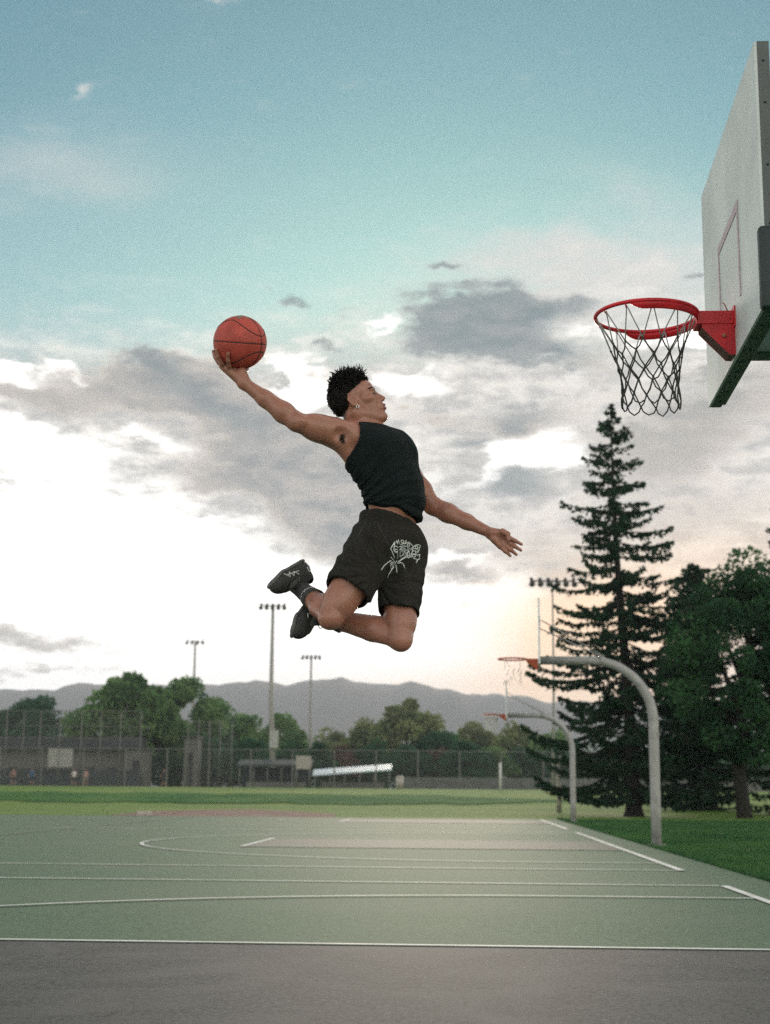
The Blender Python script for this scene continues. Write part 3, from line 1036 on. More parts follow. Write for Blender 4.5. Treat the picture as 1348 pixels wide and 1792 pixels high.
SPR = [(0.08, 175), (0.15, 205), (0.30, 198), (0.39, 184), (0.46, 165), (0.53, 156), (0.60, 144), (0.667, 108), (0.737, 88), (0.807, 80), (0.877, 56), (0.947, 28), (1.0, 5)]
conifer('spruce_tree', 'tall dark spruce with a pointed open crown behind the hoops', 1110, 1426, 55, 710, 128, spruce_mat, 3, top_px=1066, levels=33,
        profile=SPR, trunk_r=0.27, crown_from=0.08, droop=0.62, dens=1.0, bush=1.2, wid=0.62, step_leaf=0.085, vert=0.085, low_fill=2.6, jit=0.38)
conifer('spruce_tree', 'shorter dark conifer standing between the tall spruce and the broad evergreen', 1222, 1408, 66, 985, 95, spruce_mat, 12, top_px=1212, levels=34, trunk_r=0.2, crown_from=0.05,
        profile=[(0.05, 120), (0.3, 115), (0.5, 95), (0.7, 70), (0.85, 52), (0.95, 30), (1, 5)], bush=2.2, step_leaf=0.09, wid=0.9)
conifer('spruce_tree', 'conifer whose branch tips reach in at the right edge of the photo', 1412, 1420, 60, 800, 125, spruce_mat, 33, levels=38, trunk_r=0.24, crown_from=0.05, bush=1.8, step_leaf=0.085,
        profile=[(0.05, 130), (0.4, 120), (0.7, 85), (0.9, 60), (1, 5)])
ev = broadleaf('evergreen_tree', 'broad dense evergreen with a leaning trunk at the right edge of the lawn', 1318, 53, 935, 178, cedar_mat, 21, 44000, trunk_h=0.10, group=None, leaf=0.085, n_c=150, zb=0.0, lean=(1303, 1292))

BL = [
    (585, 250, 1268, 60, 1, 6000, 'hazy olive tree between the short floodlight pole and the willowy group'),
    (385, 240, 1232, 70, 0, 6500, 'green tree filling the gap right of the thin light pole'),
    # px, Y, top, half width, material, leaves, label
    (42, 235, 1200, 92, 2, 9000, 'round dark tree at the left edge behind the tall backstop'),
    (215, 175, 1160, 112, 0, 14000, 'big green tree with two tops behind the backstop'),
    (312, 186, 1165, 92, 0, 11000, 'green tree just left of the thin light pole, beside the big tree'),
    (366, 205, 1184, 44, 2, 5500, 'narrow dark tree right behind the thin light pole'),
    (430, 215, 1242, 66, 0, 7000, 'low rounded tree left of the pole that carries a box'),
    (492, 222, 1232, 66, 0, 7500, 'rounded tree right of the pole that carries a box'),
    (642, 230, 1250, 62, 1, 6500, 'olive green tree at the left side of the willowy group'),
    (712, 225, 1210, 92, 1, 11000, 'tall willowy olive tree in front of the hills'),
    (775, 205, 1268, 66, 2, 6500, 'dark rounded tree below the willowy olive tree'),
    (833, 240, 1252, 66, 1, 6500, 'pale olive tree behind the farthest hoop net'),
    (905, 225, 1258, 68, 1, 7000, 'broad olive tree behind the arm of the farthest hoop'),
    (966, 215, 1272, 64, 0, 6500, 'green tree just left of the lower spruce branches'),
]
for i, (px, Y, top, hw, m, nl, lab) in enumerate(BL):
    broadleaf('broadleaf_tree', lab, px, Y, top, hw, LEAF[m], 100 + i, nl, trunk_h=0.04)
SHR = [(555, 1292, 22, 2, 'dark shrub between the two middle light poles'), (600, 1300, 26, 3, 'reddish shrub left of the willowy trees'), (650, 1296, 36, 2, 'dark green shrub behind the pale dugout roof'),
       (716, 1302, 34, 2, 'dark green shrub right of the pale dugout roof'), (770, 1304, 20, 3, 'reddish brown shrub beneath the dark rounded tree'),
       (812, 1300, 36, 2, 'dark shrub below the farthest hoop net'), (862, 1306, 34, 0, 'green shrub behind the white post'), (925, 1304, 38, 2, 'dark shrub right of the white post'),
       (985, 1306, 36, 2, 'dark shrub behind the farthest bent post'), (360, 1290, 46, 2, 'dark shrub behind the small backstop'), (440, 1296, 44, 2, 'dark shrub behind the dark dugout roof'),
       (505, 1298, 30, 2, 'dark shrub behind the beige board'), (160, 1292, 60, 2, 'dark shrub behind the ball field building'), (1060, 1310, 60, 2, 'dark shrub seen under the tall spruce'),
       (1180, 1312, 70, 2, 'dark shrub seen between the spruce trunk and the leaning trunk'), (1330, 1312, 70, 2, 'dark shrub seen right of the leaning trunk'),
       (288, 1318, 30, 2, 'dark shrub right of the shed at the end of the tall backstop'), (404, 1318, 26, 2, 'low dark shrub at the left end of the dark dugout')]
for i, (px, top, hw, m, lab) in enumerate(SHR):
    broadleaf('shrub', lab, px, 168 + 3 * (i % 5), top - 4, hw * 1.55, LEAF[m], 300 + i, 5000, trunk_h=0.0, group='shrubs behind the long fence', cat='shrub')
# pale dead stem among the lower spruce branches
st = empty('dead_tree', at(978, 1392, 62))
st.location.z = ground_z(st.location.x, 62)
tag(st, 'pale dead stem among the lowest left branches of the tall spruce', 'tree')
sm = MB()
bx = st.location
sm.tube([bx, bx + Vector((0.05, 0, 0.8)), bx + Vector((-0.05, 0, 1.6)), bx + Vector((0.1, 0, 2.4))], [0.11, 0.10, 0.09, 0.04], 8)
for i in range(7):
    a = bx + Vector((0, 0, 0.5 + 0.27 * i))
    sm.tube([a, a + Vector((random.Random(i).uniform(-.25, .25), 0.1, 0.15))], [0.04, 0.01], 5)
sm.build('trunk', mat('bleached wood', (0.32, 0.30, 0.27), 0.9, var=0.35, scale=5), st, True)
# ---------------------------------------------------------------- far side of the playing field
rail_mat = mat('weathered grey pipe', (0.15, 0.15, 0.14), rough=0.6, var=0.12, scale=3, metal=0.2)
pole_mat = mat('pale grey pole', (0.30, 0.29, 0.275), rough=0.6, var=0.1, scale=1)
lamp_mat = mat('dark lamp housing', (0.05, 0.05, 0.05), rough=0.5, var=0.2)
wall_mat = mat('grey beige block wall', (0.115, 0.115, 0.105), rough=0.9, var=0.12, scale=1.5)
roof_mat = mat('dark roof', (0.030, 0.036, 0.040), rough=0.7, var=0.2, scale=1)
navy_mat = mat('dark windscreen cloth', (0.030, 0.040, 0.048), rough=0.9, var=0.2, scale=0.5)
board2_mat = mat('off white panel', (0.50, 0.48, 0.45), rough=0.7, var=0.08, scale=1)
dark_mat = mat('dark opening', (0.015, 0.018, 0.018), rough=0.9, var=0.2)
blue_roof = mat('pale blue metal roof', (0.50, 0.60, 0.66), rough=0.4, var=0.06, scale=0.6)
block_mat = mat('grey block wall', (0.12, 0.125, 0.12), rough=0.95, var=0.25, scale=2.0)


def wire_mat(name, dens, col, cell=0.08):
    """woven wire: a fine diamond lattice with open holes"""
    m = bpy.data.materials.new(name)
    m.use_nodes = True
    nt = m.node_tree
    b = nt.nodes['Principled BSDF']
    b.inputs['Base Color'].default_value = (*col, 1)
    b.inputs['Roughness'].default_value = 0.6
    tc = nt.nodes.new('ShaderNodeTexCoord')
    fac = None
    for ang in (45, -45):
        mp = nt.nodes.new('ShaderNodeMapping')
        mp.inputs['Rotation'].default_value = (0, math.radians(ang), 0)
        nt.links.new(tc.outputs['Object'], mp.inputs['Vector'])
        sx = nt.nodes.new('ShaderNodeSeparateXYZ')
        nt.links.new(mp.outputs[0], sx.inputs[0])
        md = nt.nodes.new('ShaderNodeMath')
        md.operation = 'PINGPONG'
        md.inputs[1].default_value = cell / 2
        nt.links.new(sx.outputs['X'], md.inputs[0])
        lt = nt.nodes.new('ShaderNodeMath')
        lt.operation = 'LESS_THAN'
        lt.inputs[1].default_value = cell / 2 * dens
        nt.links.new(md.outputs[0], lt.inputs[0])
        if fac is None:
            fac = lt.outputs[0]
        else:
            mx = nt.nodes.new('ShaderNodeMath')
            mx.operation = 'MAXIMUM'
            nt.links.new(fac, mx.inputs[0])
            nt.links.new(lt.outputs[0], mx.inputs[1])
            fac = mx.outputs[0]
    tr = nt.nodes.new('ShaderNodeBsdfTransparent')
    ms = nt.nodes.new('ShaderNodeMixShader')
    nt.links.new(fac, ms.inputs[0])
    nt.links.new(tr.outputs[0], ms.inputs[1])
    nt.links.new(b.outputs[0], ms.inputs[2])
    nt.links.new(ms.outputs[0], nt.nodes['Material Output'].inputs['Surface'])
    return m

wire = wire_mat('chain link wire', 0.06, (0.15, 0.15, 0.145))
slat_wire = wire_mat('chain link with slats', 0.40, (0.12, 0.12, 0.115))


def post(parent, x, y, z0, z1, r=0.04, name='post', m=None):
    return MB().tube([(x, y, z0), (x, y, z1)], r, 8).build(name, m or rail_mat, parent, True)


def rail(parent, a, b, r=0.03, name='rail'):
    return MB().tube([a, b], r, 8).build(name, rail_mat, parent, True)


# long chain-link fence
FY, FZ = 108.0, 1.0
fn = empty('chain_link_fence', (0, FY, FZ))
tag(fn, 'long grey chain link fence along the far edge of the lawn', 'fence')
x = -31.0
first = None
top_z = FZ + 2.72
pm = MB().tube([(0, 0, 0), (0, 0, 2.74)], 0.05, 8).mesh('post')
pm.materials.append(rail_mat)
xs_ = []
while x < 32:
    o = bpy.data.objects.new('post', pm)
    COL.objects.link(o)
    o.parent = fn
    o.location = (x, 0, 0)
    xs_.append(x)
    x += 3.05
rail(fn, (-31, FY, top_z), (32, FY, top_z), 0.035, 'top_rail')
for a, b in zip(xs_, xs_[1:]):
    MB().quad((a, FY + 0.06, FZ + 0.02), (b, FY + 0.06, FZ + 0.02), (b, FY + 0.06, top_z), (a, FY + 0.06, top_z)).build('wire_panel', wire, fn)

# low wall behind the fence
wl = MB()
wl.box((31, 126, 1.45), (60, 0.25, 1.1))
lw = wl.build('block_wall', block_mat)
tag(lw, 'low grey block wall behind the chain link fence', 'wall')


def backstop(label, pxs, Y, top_py, mids, z0):
    t = empty('backstop_fence', at(pxs[0], 1380, Y))
    t.location.z = z0
    tag(t, label, 'fence', 'ball field backstops')
    X = [at(p, 1380, Y).x for p in pxs]
    tz = at(pxs[0], top_py, Y).z
    for x in X:
        post(t, x, Y, z0, tz, 0.055)
    for py in [top_py] + mids:
        z = at(pxs[0], py, Y).z
        rail(t, (X[0], Y, z), (X[-1], Y, z), 0.032)
    for a, b in zip(X, X[1:]):
        MB().quad((a, Y + 0.12, z0), (b, Y + 0.12, z0), (b, Y + 0.12, tz), (a, Y + 0.12, tz)).build('wire_panel', wire, t)
    return t

backstop('tall backstop fence of many posts at the left edge', [-28, 6, 36, 65, 100, 138, 172, 207, 243], 156, 1243, [1270, 1291], 1.05)
backstop('small backstop fence right of the big green tree', [326, 345, 364, 383, 404], 160, 1262, [1302], 1.05)

# building behind the backstop
BY = 167.0
bl = empty('field_building', at(120, 1380, BY))
bl.location.z = 1.05
tag(bl, 'low building with dark flat roof behind the tall backstop', 'building')
L, Rr_ = at(-60, 1340, BY).x, at(246, 1340, BY).x
zt, ze = at(100, 1312, BY).z, at(100, 1290, BY).z
MB().box(((L + Rr_) / 2, BY + 3, (1.05 + zt) / 2), (Rr_ - L - 0.6, 6, zt - 1.05)).build('wall', wall_mat, bl)
MB().box(((L + Rr_) / 2, BY + 2.6, (zt + ze) / 2 + 0.002), (Rr_ - L, 7.4, ze - zt)).build('roof', roof_mat, bl)
for p0, p1 in ((16, 28), (64, 78), (146, 166), (188, 204)):
    a, b = at(p0, 1340, BY).x, at(p1, 1340, BY).x
    d = MB().box(((a + b) / 2, BY - 0.03, 1.05 + 1.05), (b - a, 0.05, 2.1)).build('door', dark_mat, bl)
wb = empty('windscreen_fence', at(110, 1380, 160))
wb.location.z = 1.05
tag(wb, 'dark windscreen cloth hung on a low fence at the left', 'fence')
XL, XR = at(-40, 1360, 160).x, at(248, 1360, 160).x
zz = at(100, 1346, 160).z
for i in range(8):
    a, b = XL + (XR - XL) * i / 8, XL + (XR - XL) * (i + 1) / 8
    MB().box(((a + b) / 2, 160, (1.05 + zz) / 2), (b - a - 0.04, 0.03, zz - 1.05)).build('cloth_panel', navy_mat, wb)
    post(wb, a, 160.06, 1.05, zz + 0.1, 0.05)

# white framed board
gb = empty('scoreboard', at(106, 1380, 158))
gb.location.z = 1.05
tag(gb, 'white framed grey board standing in front of the low building', 'board')
a, b = at(82, 1320, 158), at(130, 1320, 158)
z0_, z1_ = at(100, 1345, 158).z, at(100, 1302, 158).z
MB().box(((a.x + b.x) / 2, 158, (z0_ + z1_) / 2 - 0.12), (b.x - a.x - 0.3, 0.08, z1_ - z0_ - 0.6)).build('panel', mat('grey panel', (0.36, 0.35, 0.33), 0.7), gb)
f_ = MB()
f_.box(((a.x + b.x) / 2, 167.97, z1_ - 0.09), (b.x - a.x, 0.18, 0.18))
f_.box((a.x + 0.08, 167.97, (1.05 + z1_ - 0.18) / 2), (0.16, 0.16, z1_ - 0.181 - 1.05))
f_.box((b.x - 0.08, 167.97, (1.05 + z1_ - 0.18) / 2), (0.16, 0.16, z1_ - 0.181 - 1.05))
f_.build('frame', mat('white paint', (0.62, 0.61, 0.58), 0.6), gb)


def shed(name, label, p0, p1, py0, py1, Y, m, rm=None, roof_py=None):
    t = empty(name, at((p0 + p1) / 2, 1380, Y))
    t.location.z = 1.05
    tag(t, label, 'building')
    a, b = at(p0, 1340, Y).x, at(p1, 1340, Y).x
    z0, z1 = 1.05 if py0 is None else at(p0, py0, Y).z, at(p0, py1, Y).z
    MB().box(((a + b) / 2, Y + 1.5, (z0 + z1) / 2), (b - a, 3, z1 - z0)).build('wall', m, t)
    MB().box(((a + b) / 2, Y + 1.4, z1 + 0.09), (b - a + 0.4, 3.6, 0.17)).build('roof', rm or roof_mat, t)
    MB().box(((a + b) / 2, Y - 0.03, z0 + (z1 - z0) * 0.36), ((b - a) * 0.3, 0.05, (z1 - z0) * 0.7)).build('door', dark_mat, t)
    return t

shed('equipment_shed', 'beige shed at the right end of the tall backstop', 218, 258, None, 1311, 164, wall_mat)
shed('equipment_shed', 'narrow beige shed right of the big green tree', 321, 346, None, 1291, 166, wall_mat)


def dugout(label, p0, p1, Y, roof_l, roof_r, thick, m, sides):
    t = empty('dugout', at((p0 + p1) / 2, 1380, Y))
    t.location.z = 1.0
    tag(t, label, 'dugout')
    A, B = at(p0, roof_l, Y), at(p1, roof_r, Y)
    d = 2.6
    q = [Vector((A.x, Y, A.z)), Vector((B.x, Y, B.z)), Vector((B.x, Y + d, B.z + 0.45)), Vector((A.x, Y + d, A.z + 0.45))]
    dn = Vector((0, 0, -thick))
    MB().add(q + [p + dn for p in q], [(0, 1, 2, 3), (7, 6, 5, 4), (0, 4, 5, 1), (1, 5, 6, 2), (2, 6, 7, 3), (3, 7, 4, 0)]).build('roof', m, t)
    n = 6
    for i in range(n):
        x = A.x + 0.2 + (B.x - A.x - 0.4) * i / (n - 1)
        z = A.z + (B.z - A.z) * i / (n - 1) - thick
        post(t, x, Y + 0.15, 1.0, z, 0.05)
    zm = min(A.z, B.z) - thick - 0.02
    MB().box(((A.x + B.x) / 2, Y + d, (1.0 + zm) / 2), (B.x - A.x - 0.4, 0.15, zm - 1.0)).build('back_wall', sides, t)
    MB().box(((A.x + B.x) / 2, Y + d - 0.6, 1.25), (B.x - A.x - 1.2, 0.4, 0.5)).build('bench', rail_mat, t)
    return t

dugout('dugout with dark flat roof left of the beige board', 415, 546, 122, 1338, 1338, 0.16, roof_mat, navy_mat)
dugout('dugout with pale blue sloping metal roof in the middle of the fence', 547, 686, 116, 1356, 1346, 0.10, blue_roof, mat('dark green boards', (0.035, 0.06, 0.045), 0.9))
bb_ = empty('notice_board', at(531, 1380, 119))
bb_.location.z = 1.0
tag(bb_, 'beige board on posts beside the pale dugout roof', 'board')
a, b = at(518, 1346, 119), at(545, 1323, 119)
MB().box(((a.x + b.x) / 2, 119, (a.z + b.z) / 2), (b.x - a.x, 0.06, b.z - a.z)).build('panel', mat('beige panel', (0.36, 0.33, 0.29), 0.8), bb_)
for x in (a.x + 0.1, b.x - 0.1):
    post(bb_, x, 119.06, 1.0, a.z, 0.04)


# floodlight poles
def floodlight(label, px, Y, top_py, arm_px, lamps, r, box=False):
    p = at(px, 1380, Y)
    z0 = ground_z(p.x, Y)
    t = empty('floodlight_pole', (p.x, Y, z0))
    tag(t, label, 'light pole', 'floodlight poles of the ball field')
    top = at(px, top_py, Y)
    MB().tube([(p.x, Y, z0), (top.x, Y, (z0 + top.z) / 2), (top.x, Y, top.z + 0.1)], [r, r * 0.78, r * 0.5], 10).build('pole', pole_mat, t, True)
    w = arm_px / F_PX * Y
    MB().tube([(top.x - w, Y, top.z), (top.x + w, Y, top.z)], 0.05, 8).build('cross_arm', lamp_mat, t, True)
    hp = None
    for i in range(lamps):
        x = top.x - w * 0.93 + 2 * w * 0.93 * i / (lamps - 1)
        l = MB()
        l.tube([(x, Y, top.z), (x, Y - 0.25, top.z - 0.12), (x, Y - 0.55, top.z - 0.28)], [0.06, 0.12, 0.20], 12)
        l.box((x, Y, top.z + 0.1), (0.2, 0.3, 0.2))
        l.build('lamp', lamp_mat, t, True)
    if box:
        zb_ = at(px, 1294, Y).z
        MB().box((p.x, Y - 0.35, zb_), (0.75, 0.35, 1.55), None, 0.04).build('control_box', mat('grey cabinet', (0.34, 0.34, 0.33), 0.6), t)
    return t

floodlight('thin floodlight pole rising above the big green tree', 342, 195, 1123, 15, 4, 0.26)
floodlight('tallest floodlight pole, carrying a box, below the shoes', 478, 130, 1060, 22, 5, 0.27, True)
floodlight('short floodlight pole right of the one with the box', 545, 190, 1149, 16, 5, 0.25)
floodlight('floodlight pole behind the left branches of the tall spruce', 967, 92, 1017, 40, 6, 0.095)

wp = empty('white_post', at(876, 1381, 104))
wp.location.z = ground_z(wp.location.x, 104)
tag(wp, 'lone short white post in front of the fence', 'post')
MB().tube([wp.location, wp.location + Vector((0, 0, 1.9))], 0.085, 10).build('pipe', mat('white pipe', (0.6, 0.6, 0.57), 0.6), wp, True)
MB().sphere(wp.location + Vector((0, 0, 1.9)), (0.09, 0.09, 0.05), 10, 6).build('cap', mat('white cap', (0.6, 0.6, 0.57), 0.6), wp, True)
cb = empty('trash_can', at(700, 1378, 110))
cb.location.z = ground_z(cb.location.x, 110)
tag(cb, 'small pale bin right of the pale dugout roof', 'bin')
q = cb.location
MB().tube([q, q + Vector((0, 0, 0.5)), q + Vector((0, 0, 0.85))], [0.24, 0.29, 0.31], 14).build('body', mat('pale plastic', (0.5, 0.45, 0.42), 0.6), cb, True)
MB().tube([q + Vector((0, 0, 0.85)), q + Vector((0, 0, 0.95))], [0.33, 0.2], 14).build('lid', mat('pale lid', (0.55, 0.5, 0.47), 0.6), cb, True)
# ---------------------------------------------------------------- people far away on the ball field (built below with the same modelling as the player)
FAR = [(22, 150, (0.30, 0.16, 0.13), (0.10, 0.08, 0.09), 'person in a dull red shirt at the left edge behind the fence', 0.3, 0),
       (55, 152, (0.02, 0.11, 0.22), (0.03, 0.04, 0.06), 'person in a blue shirt standing behind the fence', 0.1, 1),
       (129, 150, (0.62, 0.56, 0.55), (0.05, 0.05, 0.06), 'person in a white shirt and dark shorts behind the fence', -0.2, 2),
       (149, 153, (0.45, 0.27, 0.24), (0.22, 0.17, 0.15), 'person in a pinkish shirt beside the one in white', 0.2, 3),
       (286, 148, (0.015, 0.02, 0.022), (0.02, 0.02, 0.025), 'person in dark clothes standing alone right of the backstop', 0.0, 4)]
# ---------------------------------------------------------------- evening haze
hz_ = MB().box((0, 1990, 139), (8000, 4100, 300))
haze = hz_.build('haze', None)
tag(haze, kind='stuff')
hm_ = bpy.data.materials.new('haze')
hm_.use_nodes = True
_h = hm_.node_tree
_h.nodes.remove(_h.nodes['Principled BSDF'])
_pv = _h.nodes.new('ShaderNodeVolumePrincipled')
_pv.inputs['Color'].default_value = (0.80, 0.87, 1.0, 1)
_pv.inputs['Density'].default_value = 0.00024
_pv.inputs['Anisotropy'].default_value = 0.2
_h.links.new(_pv.outputs[0], _h.nodes['Material Output'].inputs['Volume'])
haze.data.materials.append(hm_)
# ---------------------------------------------------------------- signed-distance modelling for bodies and clothes
class Field:
    def __init__(self, lo, hi, h):
        self.lo = np.array(lo, dtype=np.float32)
        self.h = h
        self.n = np.ceil((np.array(hi) - np.array(lo)) / h).astype(int) + 1
        self.F = np.full(self.n, 0.2, dtype=np.float32)

    def window(self, lo, hi):
        a = np.clip(np.floor((np.array(lo) - self.lo) / self.h).astype(int), 0, self.n)
        b = np.clip(np.ceil((np.array(hi) - self.lo) / self.h).astype(int) + 1, 0, self.n)
        sl = tuple(slice(i, j) for i, j in zip(a, b))
        g = [self.lo[k] + self.h * np.arange(a[k], b[k], dtype=np.float32) for k in range(3)]
        return sl, (g[0][:, None, None], g[1][None, :, None], g[2][None, None, :])

    def add(self, prim, k=0.02):
        lo, hi, fn = prim
        m = k + 3 * self.h + 0.01
        sl, g = self.window(np.array(lo) - m, np.array(hi) + m)
        a = self.F[sl]
        if a.size == 0:
            return self
        d = fn(*g)
        if k > 0:
            hh = np.maximum(k - np.abs(a - d), 0) / k
            self.F[sl] = np.minimum(a, d) - hh * hh * k * 0.25
        else:
            self.F[sl] = np.minimum(a, d)
        return self

    def cut(self, prim, k=0.01):
        """smooth subtraction"""
        lo, hi, fn = prim
        m = k + 3 * self.h + 0.005
        sl, g = self.window(np.array(lo) - m, np.array(hi) + m)
        a = self.F[sl]
        if a.size == 0:
            return self
        d = -fn(*g)
        hh = np.maximum(k - np.abs(a - d), 0) / k
        self.F[sl] = np.maximum(a, d) + hh * hh * k * 0.25
        return self

    def grid(self):
        return self.window(self.lo, self.lo + self.h * (self.n - 1))[1]

    def mesh(self, name):
        F = self.F
        I = F < 0
        c = I[:-1, :-1, :-1].astype(np.int8)
        offs = [(i, j, k) for i in (0, 1) for j in (0, 1) for k in (0, 1)]
        nx, ny, nz = F.shape
        cnt = np.zeros((nx - 1, ny - 1, nz - 1), np.int8)
        for i, j, k in offs:
            cnt += I[i:nx - 1 + i, j:ny - 1 + j, k:nz - 1 + k]
        act = np.argwhere((cnt > 0) & (cnt < 8))
        vid = np.full(cnt.shape, -1, np.int32)
        vid[act[:, 0], act[:, 1], act[:, 2]] = np.arange(len(act))
        val = {o: F[act[:, 0] + o[0], act[:, 1] + o[1], act[:, 2] + o[2]] for o in offs}
        acc = np.zeros((len(act), 3), np.float32)
        num = np.zeros(len(act), np.float32)
        for o in offs:
            for ax in range(3):
                if o[ax]:
                    continue
                q = list(o)
                q[ax] = 1
                q = tuple(q)
                va, vb = val[o], val[q]
                s = (va < 0) != (vb < 0)
                t = np.where(s, va / np.where(s, va - vb, 1), 0)
                p = np.tile(np.array(o, np.float32), (len(act), 1))
                p[:, ax] += t
                acc += p * s[:, None]
                num += s
        V = self.lo + self.h * (act + acc / np.maximum(num, 1)[:, None])
        Q = []
        for ax in range(3):
            b, c2 = [(1, 2), (2, 0), (0, 1)][ax]
            s0 = [slice(None)] * 3
            s1 = [slice(None)] * 3
            s0[ax] = slice(0, -1)
            s1[ax] = slice(1, None)
            A, B = I[tuple(s0)], I[tuple(s1)]
            e = np.argwhere(A != B)
            lim = np.array(F.shape)
            e = e[(e[:, b] > 0) & (e[:, c2] > 0) & (e[:, b] < lim[b] - 1) & (e[:, c2] < lim[c2] - 1)]
            ins = A[e[:, 0], e[:, 1], e[:, 2]]

            def cell(db, dc):
                q = e.copy()
                q[:, b] -= db
                q[:, c2] -= dc
                return vid[q[:, 0], q[:, 1], q[:, 2]]
            q = np.stack([cell(1, 1), cell(0, 1), cell(0, 0), cell(1, 0)], 1)
            q[~ins] = q[~ins][:, ::-1]
            Q.append(q)
        Q = np.concatenate(Q)
        Q = Q[(Q >= 0).all(1)]
        return np_mesh(name, V, Q)


def cone(a, b, ra, rb):
    """rounded tapering limb between two points"""
    a = np.array(a, np.float32)
    b = np.array(b, np.float32)
    rm = max(ra, rb)
    ba = b - a
    L2 = float(ba @ ba)
    L = math.sqrt(L2)
    k = (ra - rb) / max(L, 1e-6)
    k = max(-0.95, min(0.95, k))

    def fn(x, y, z):
        px, py, pz = x - a[0], y - a[1], z - a[2]
        t = (px * ba[0] + py * ba[1] + pz * ba[2]) / L
        r2 = np.maximum(px * px + py * py + pz * pz - t * t, 0)
        r = np.sqrt(r2)
        # slide along the cone so that the distance is exact
        s = np.clip((t + r * k / math.sqrt(1 - k * k)) / L, 0, 1)
        dx = np.sqrt((t - s * L) ** 2 + r2)
        return dx - (ra + (rb - ra) * s)
    return np.minimum(a, b) - rm, np.maximum(a, b) + rm, fn


def chain(pts, rs):
    return [cone(pts[i], pts[i + 1], rs[i], rs[i + 1]) for i in range(len(pts) - 1)]


def ell(c, radii, axes=None):
    """ellipsoid; axes = three unit vectors"""
    c = np.array(c, np.float32)
    R = np.array(axes if axes is not None else np.eye(3), np.float32)
    r = np.array(radii, np.float32)
    e = np.sqrt(((R * r[:, None]) ** 2).sum(0))

    def fn(x, y, z):
        px, py, pz = x - c[0], y - c[1], z - c[2]
        q = [px * R[i, 0] + py * R[i, 1] + pz * R[i, 2] for i in range(3)]
        k0 = np.sqrt(sum((q[i] / r[i]) ** 2 for i in range(3)))
        k1 = np.sqrt(sum((q[i] / r[i] ** 2) ** 2 for i in range(3)))
        return k0 * (k0 - 1) / np.maximum(k1, 1e-6)
    return c - e, c + e, fn


def rbox(c, half, axes, rad=0.01):
    c = np.array(c, np.float32)
    R = np.array(axes, np.float32)
    hb = np.array(half, np.float32) - rad
    e = np.abs(R * np.array(half, np.float32)[:, None]).sum(0)

    def fn(x, y, z):
        px, py, pz = x - c[0], y - c[1], z - c[2]
        q = [np.abs(px * R[i, 0] + py * R[i, 1] + pz * R[i, 2]) - hb[i] for i in range(3)]
        out = np.sqrt(sum(np.maximum(qq, 0) ** 2 for qq in q))
        ins = np.minimum(np.maximum(np.maximum(q[0], q[1]), q[2]), 0)
        return out + ins - rad
    return c - e, c + e, fn


def half_space(p, n):
    """signed distance to a plane, positive on the side the normal points to"""
    p = np.array(p, np.float32)
    n = np.array(n, np.float32)
    n = n / np.linalg.norm(n)
    return lambda x, y, z: (x - p[0]) * n[0] + (y - p[1]) * n[1] + (z - p[2]) * n[2]


def smax(a, b, k):
    h = np.maximum(k - np.abs(a - b), 0) / k
    return np.maximum(a, b) + h * h * k * 0.25


def smin(a, b, k):
    h = np.maximum(k - np.abs(a - b), 0) / k
    return np.minimum(a, b) - h * h * k * 0.25


def unit(v):
    v = np.array(v, float)
    return v / np.linalg.norm(v)
# ---------------------------------------------------------------- the player
PY = 6.45                      # distance of his body from the camera


def J(px, py, dy=0.0):
    return np.array(at(px, py, PY + dy))


skin = mat('skin', (0.36, 0.162, 0.112), rough=0.36, var=0.10, scale=14, sss=0.12, bump=0.16, bscale=240, dist=0.0025)
lip_mat = mat('lips', (0.24, 0.10, 0.085), rough=0.45, var=0.08, scale=60)
hair_mat = mat('black hair', (0.012, 0.011, 0.011), rough=0.8, var=0.3, scale=80, spec=0.25)
tank_mat = mat('dark jersey', (0.0050, 0.0105, 0.0110), rough=0.9, var=0.2, scale=20, bump=0.12, bscale=420, dist=0.002, spec=0.25)
short_mat = mat('washed black cotton', (0.026, 0.025, 0.022), rough=0.95, var=0.28, scale=9, bump=0.12, bscale=380, dist=0.002, spec=0.2)
shoe_mat = mat('charcoal knit', (0.045, 0.045, 0.044), rough=0.85, var=0.2, scale=30, bump=0.25, bscale=330, dist=0.003)
sole_mat = mat('charcoal rubber', (0.11, 0.11, 0.105), rough=0.7, var=0.15, scale=20)
sock_mat = mat('charcoal sock', (0.05, 0.05, 0.05), rough=0.95, var=0.15, scale=60, bump=0.2, bscale=300, dist=0.002)
white_mat = mat('white thread', (0.62, 0.66, 0.63), rough=0.8, var=0.08, scale=60)
metal_mat = mat('silver', (0.8, 0.8, 0.78), rough=0.25, var=0.03, metal=1.0)
eye_mat = mat('eye', (0.05, 0.035, 0.03), rough=0.2, var=0.1)
hole_mat = mat('dark brow hair', (0.03, 0.02, 0.017), rough=0.8, var=0.2, scale=200)

PERSON = empty('person', J(680, 950))
tag(PERSON, 'person in black tank top and shorts leaping with a ball raised behind', 'person')

# frames: (front, left, up) of chest, pelvis and head
def frame(front, up):
    up = unit(up)
    f = np.array(front, float)
    f = unit(f - up * (f @ up))
    l = np.cross(up, f)
    return np.array([f, l, up])

CH = frame((0.76, -0.65, 0.1), (-0.30, 0.12, 0.94))
PE = frame((0.66, -0.75, -0.05), (0.06, 0.05, 1.0))
HD = frame((0.91, -0.09, 0.40), (-0.40, 0.0, 0.91))


def loc(o, A, f, l, u):
    return np.array(o) + A[0] * f + A[1] * l + A[2] * u


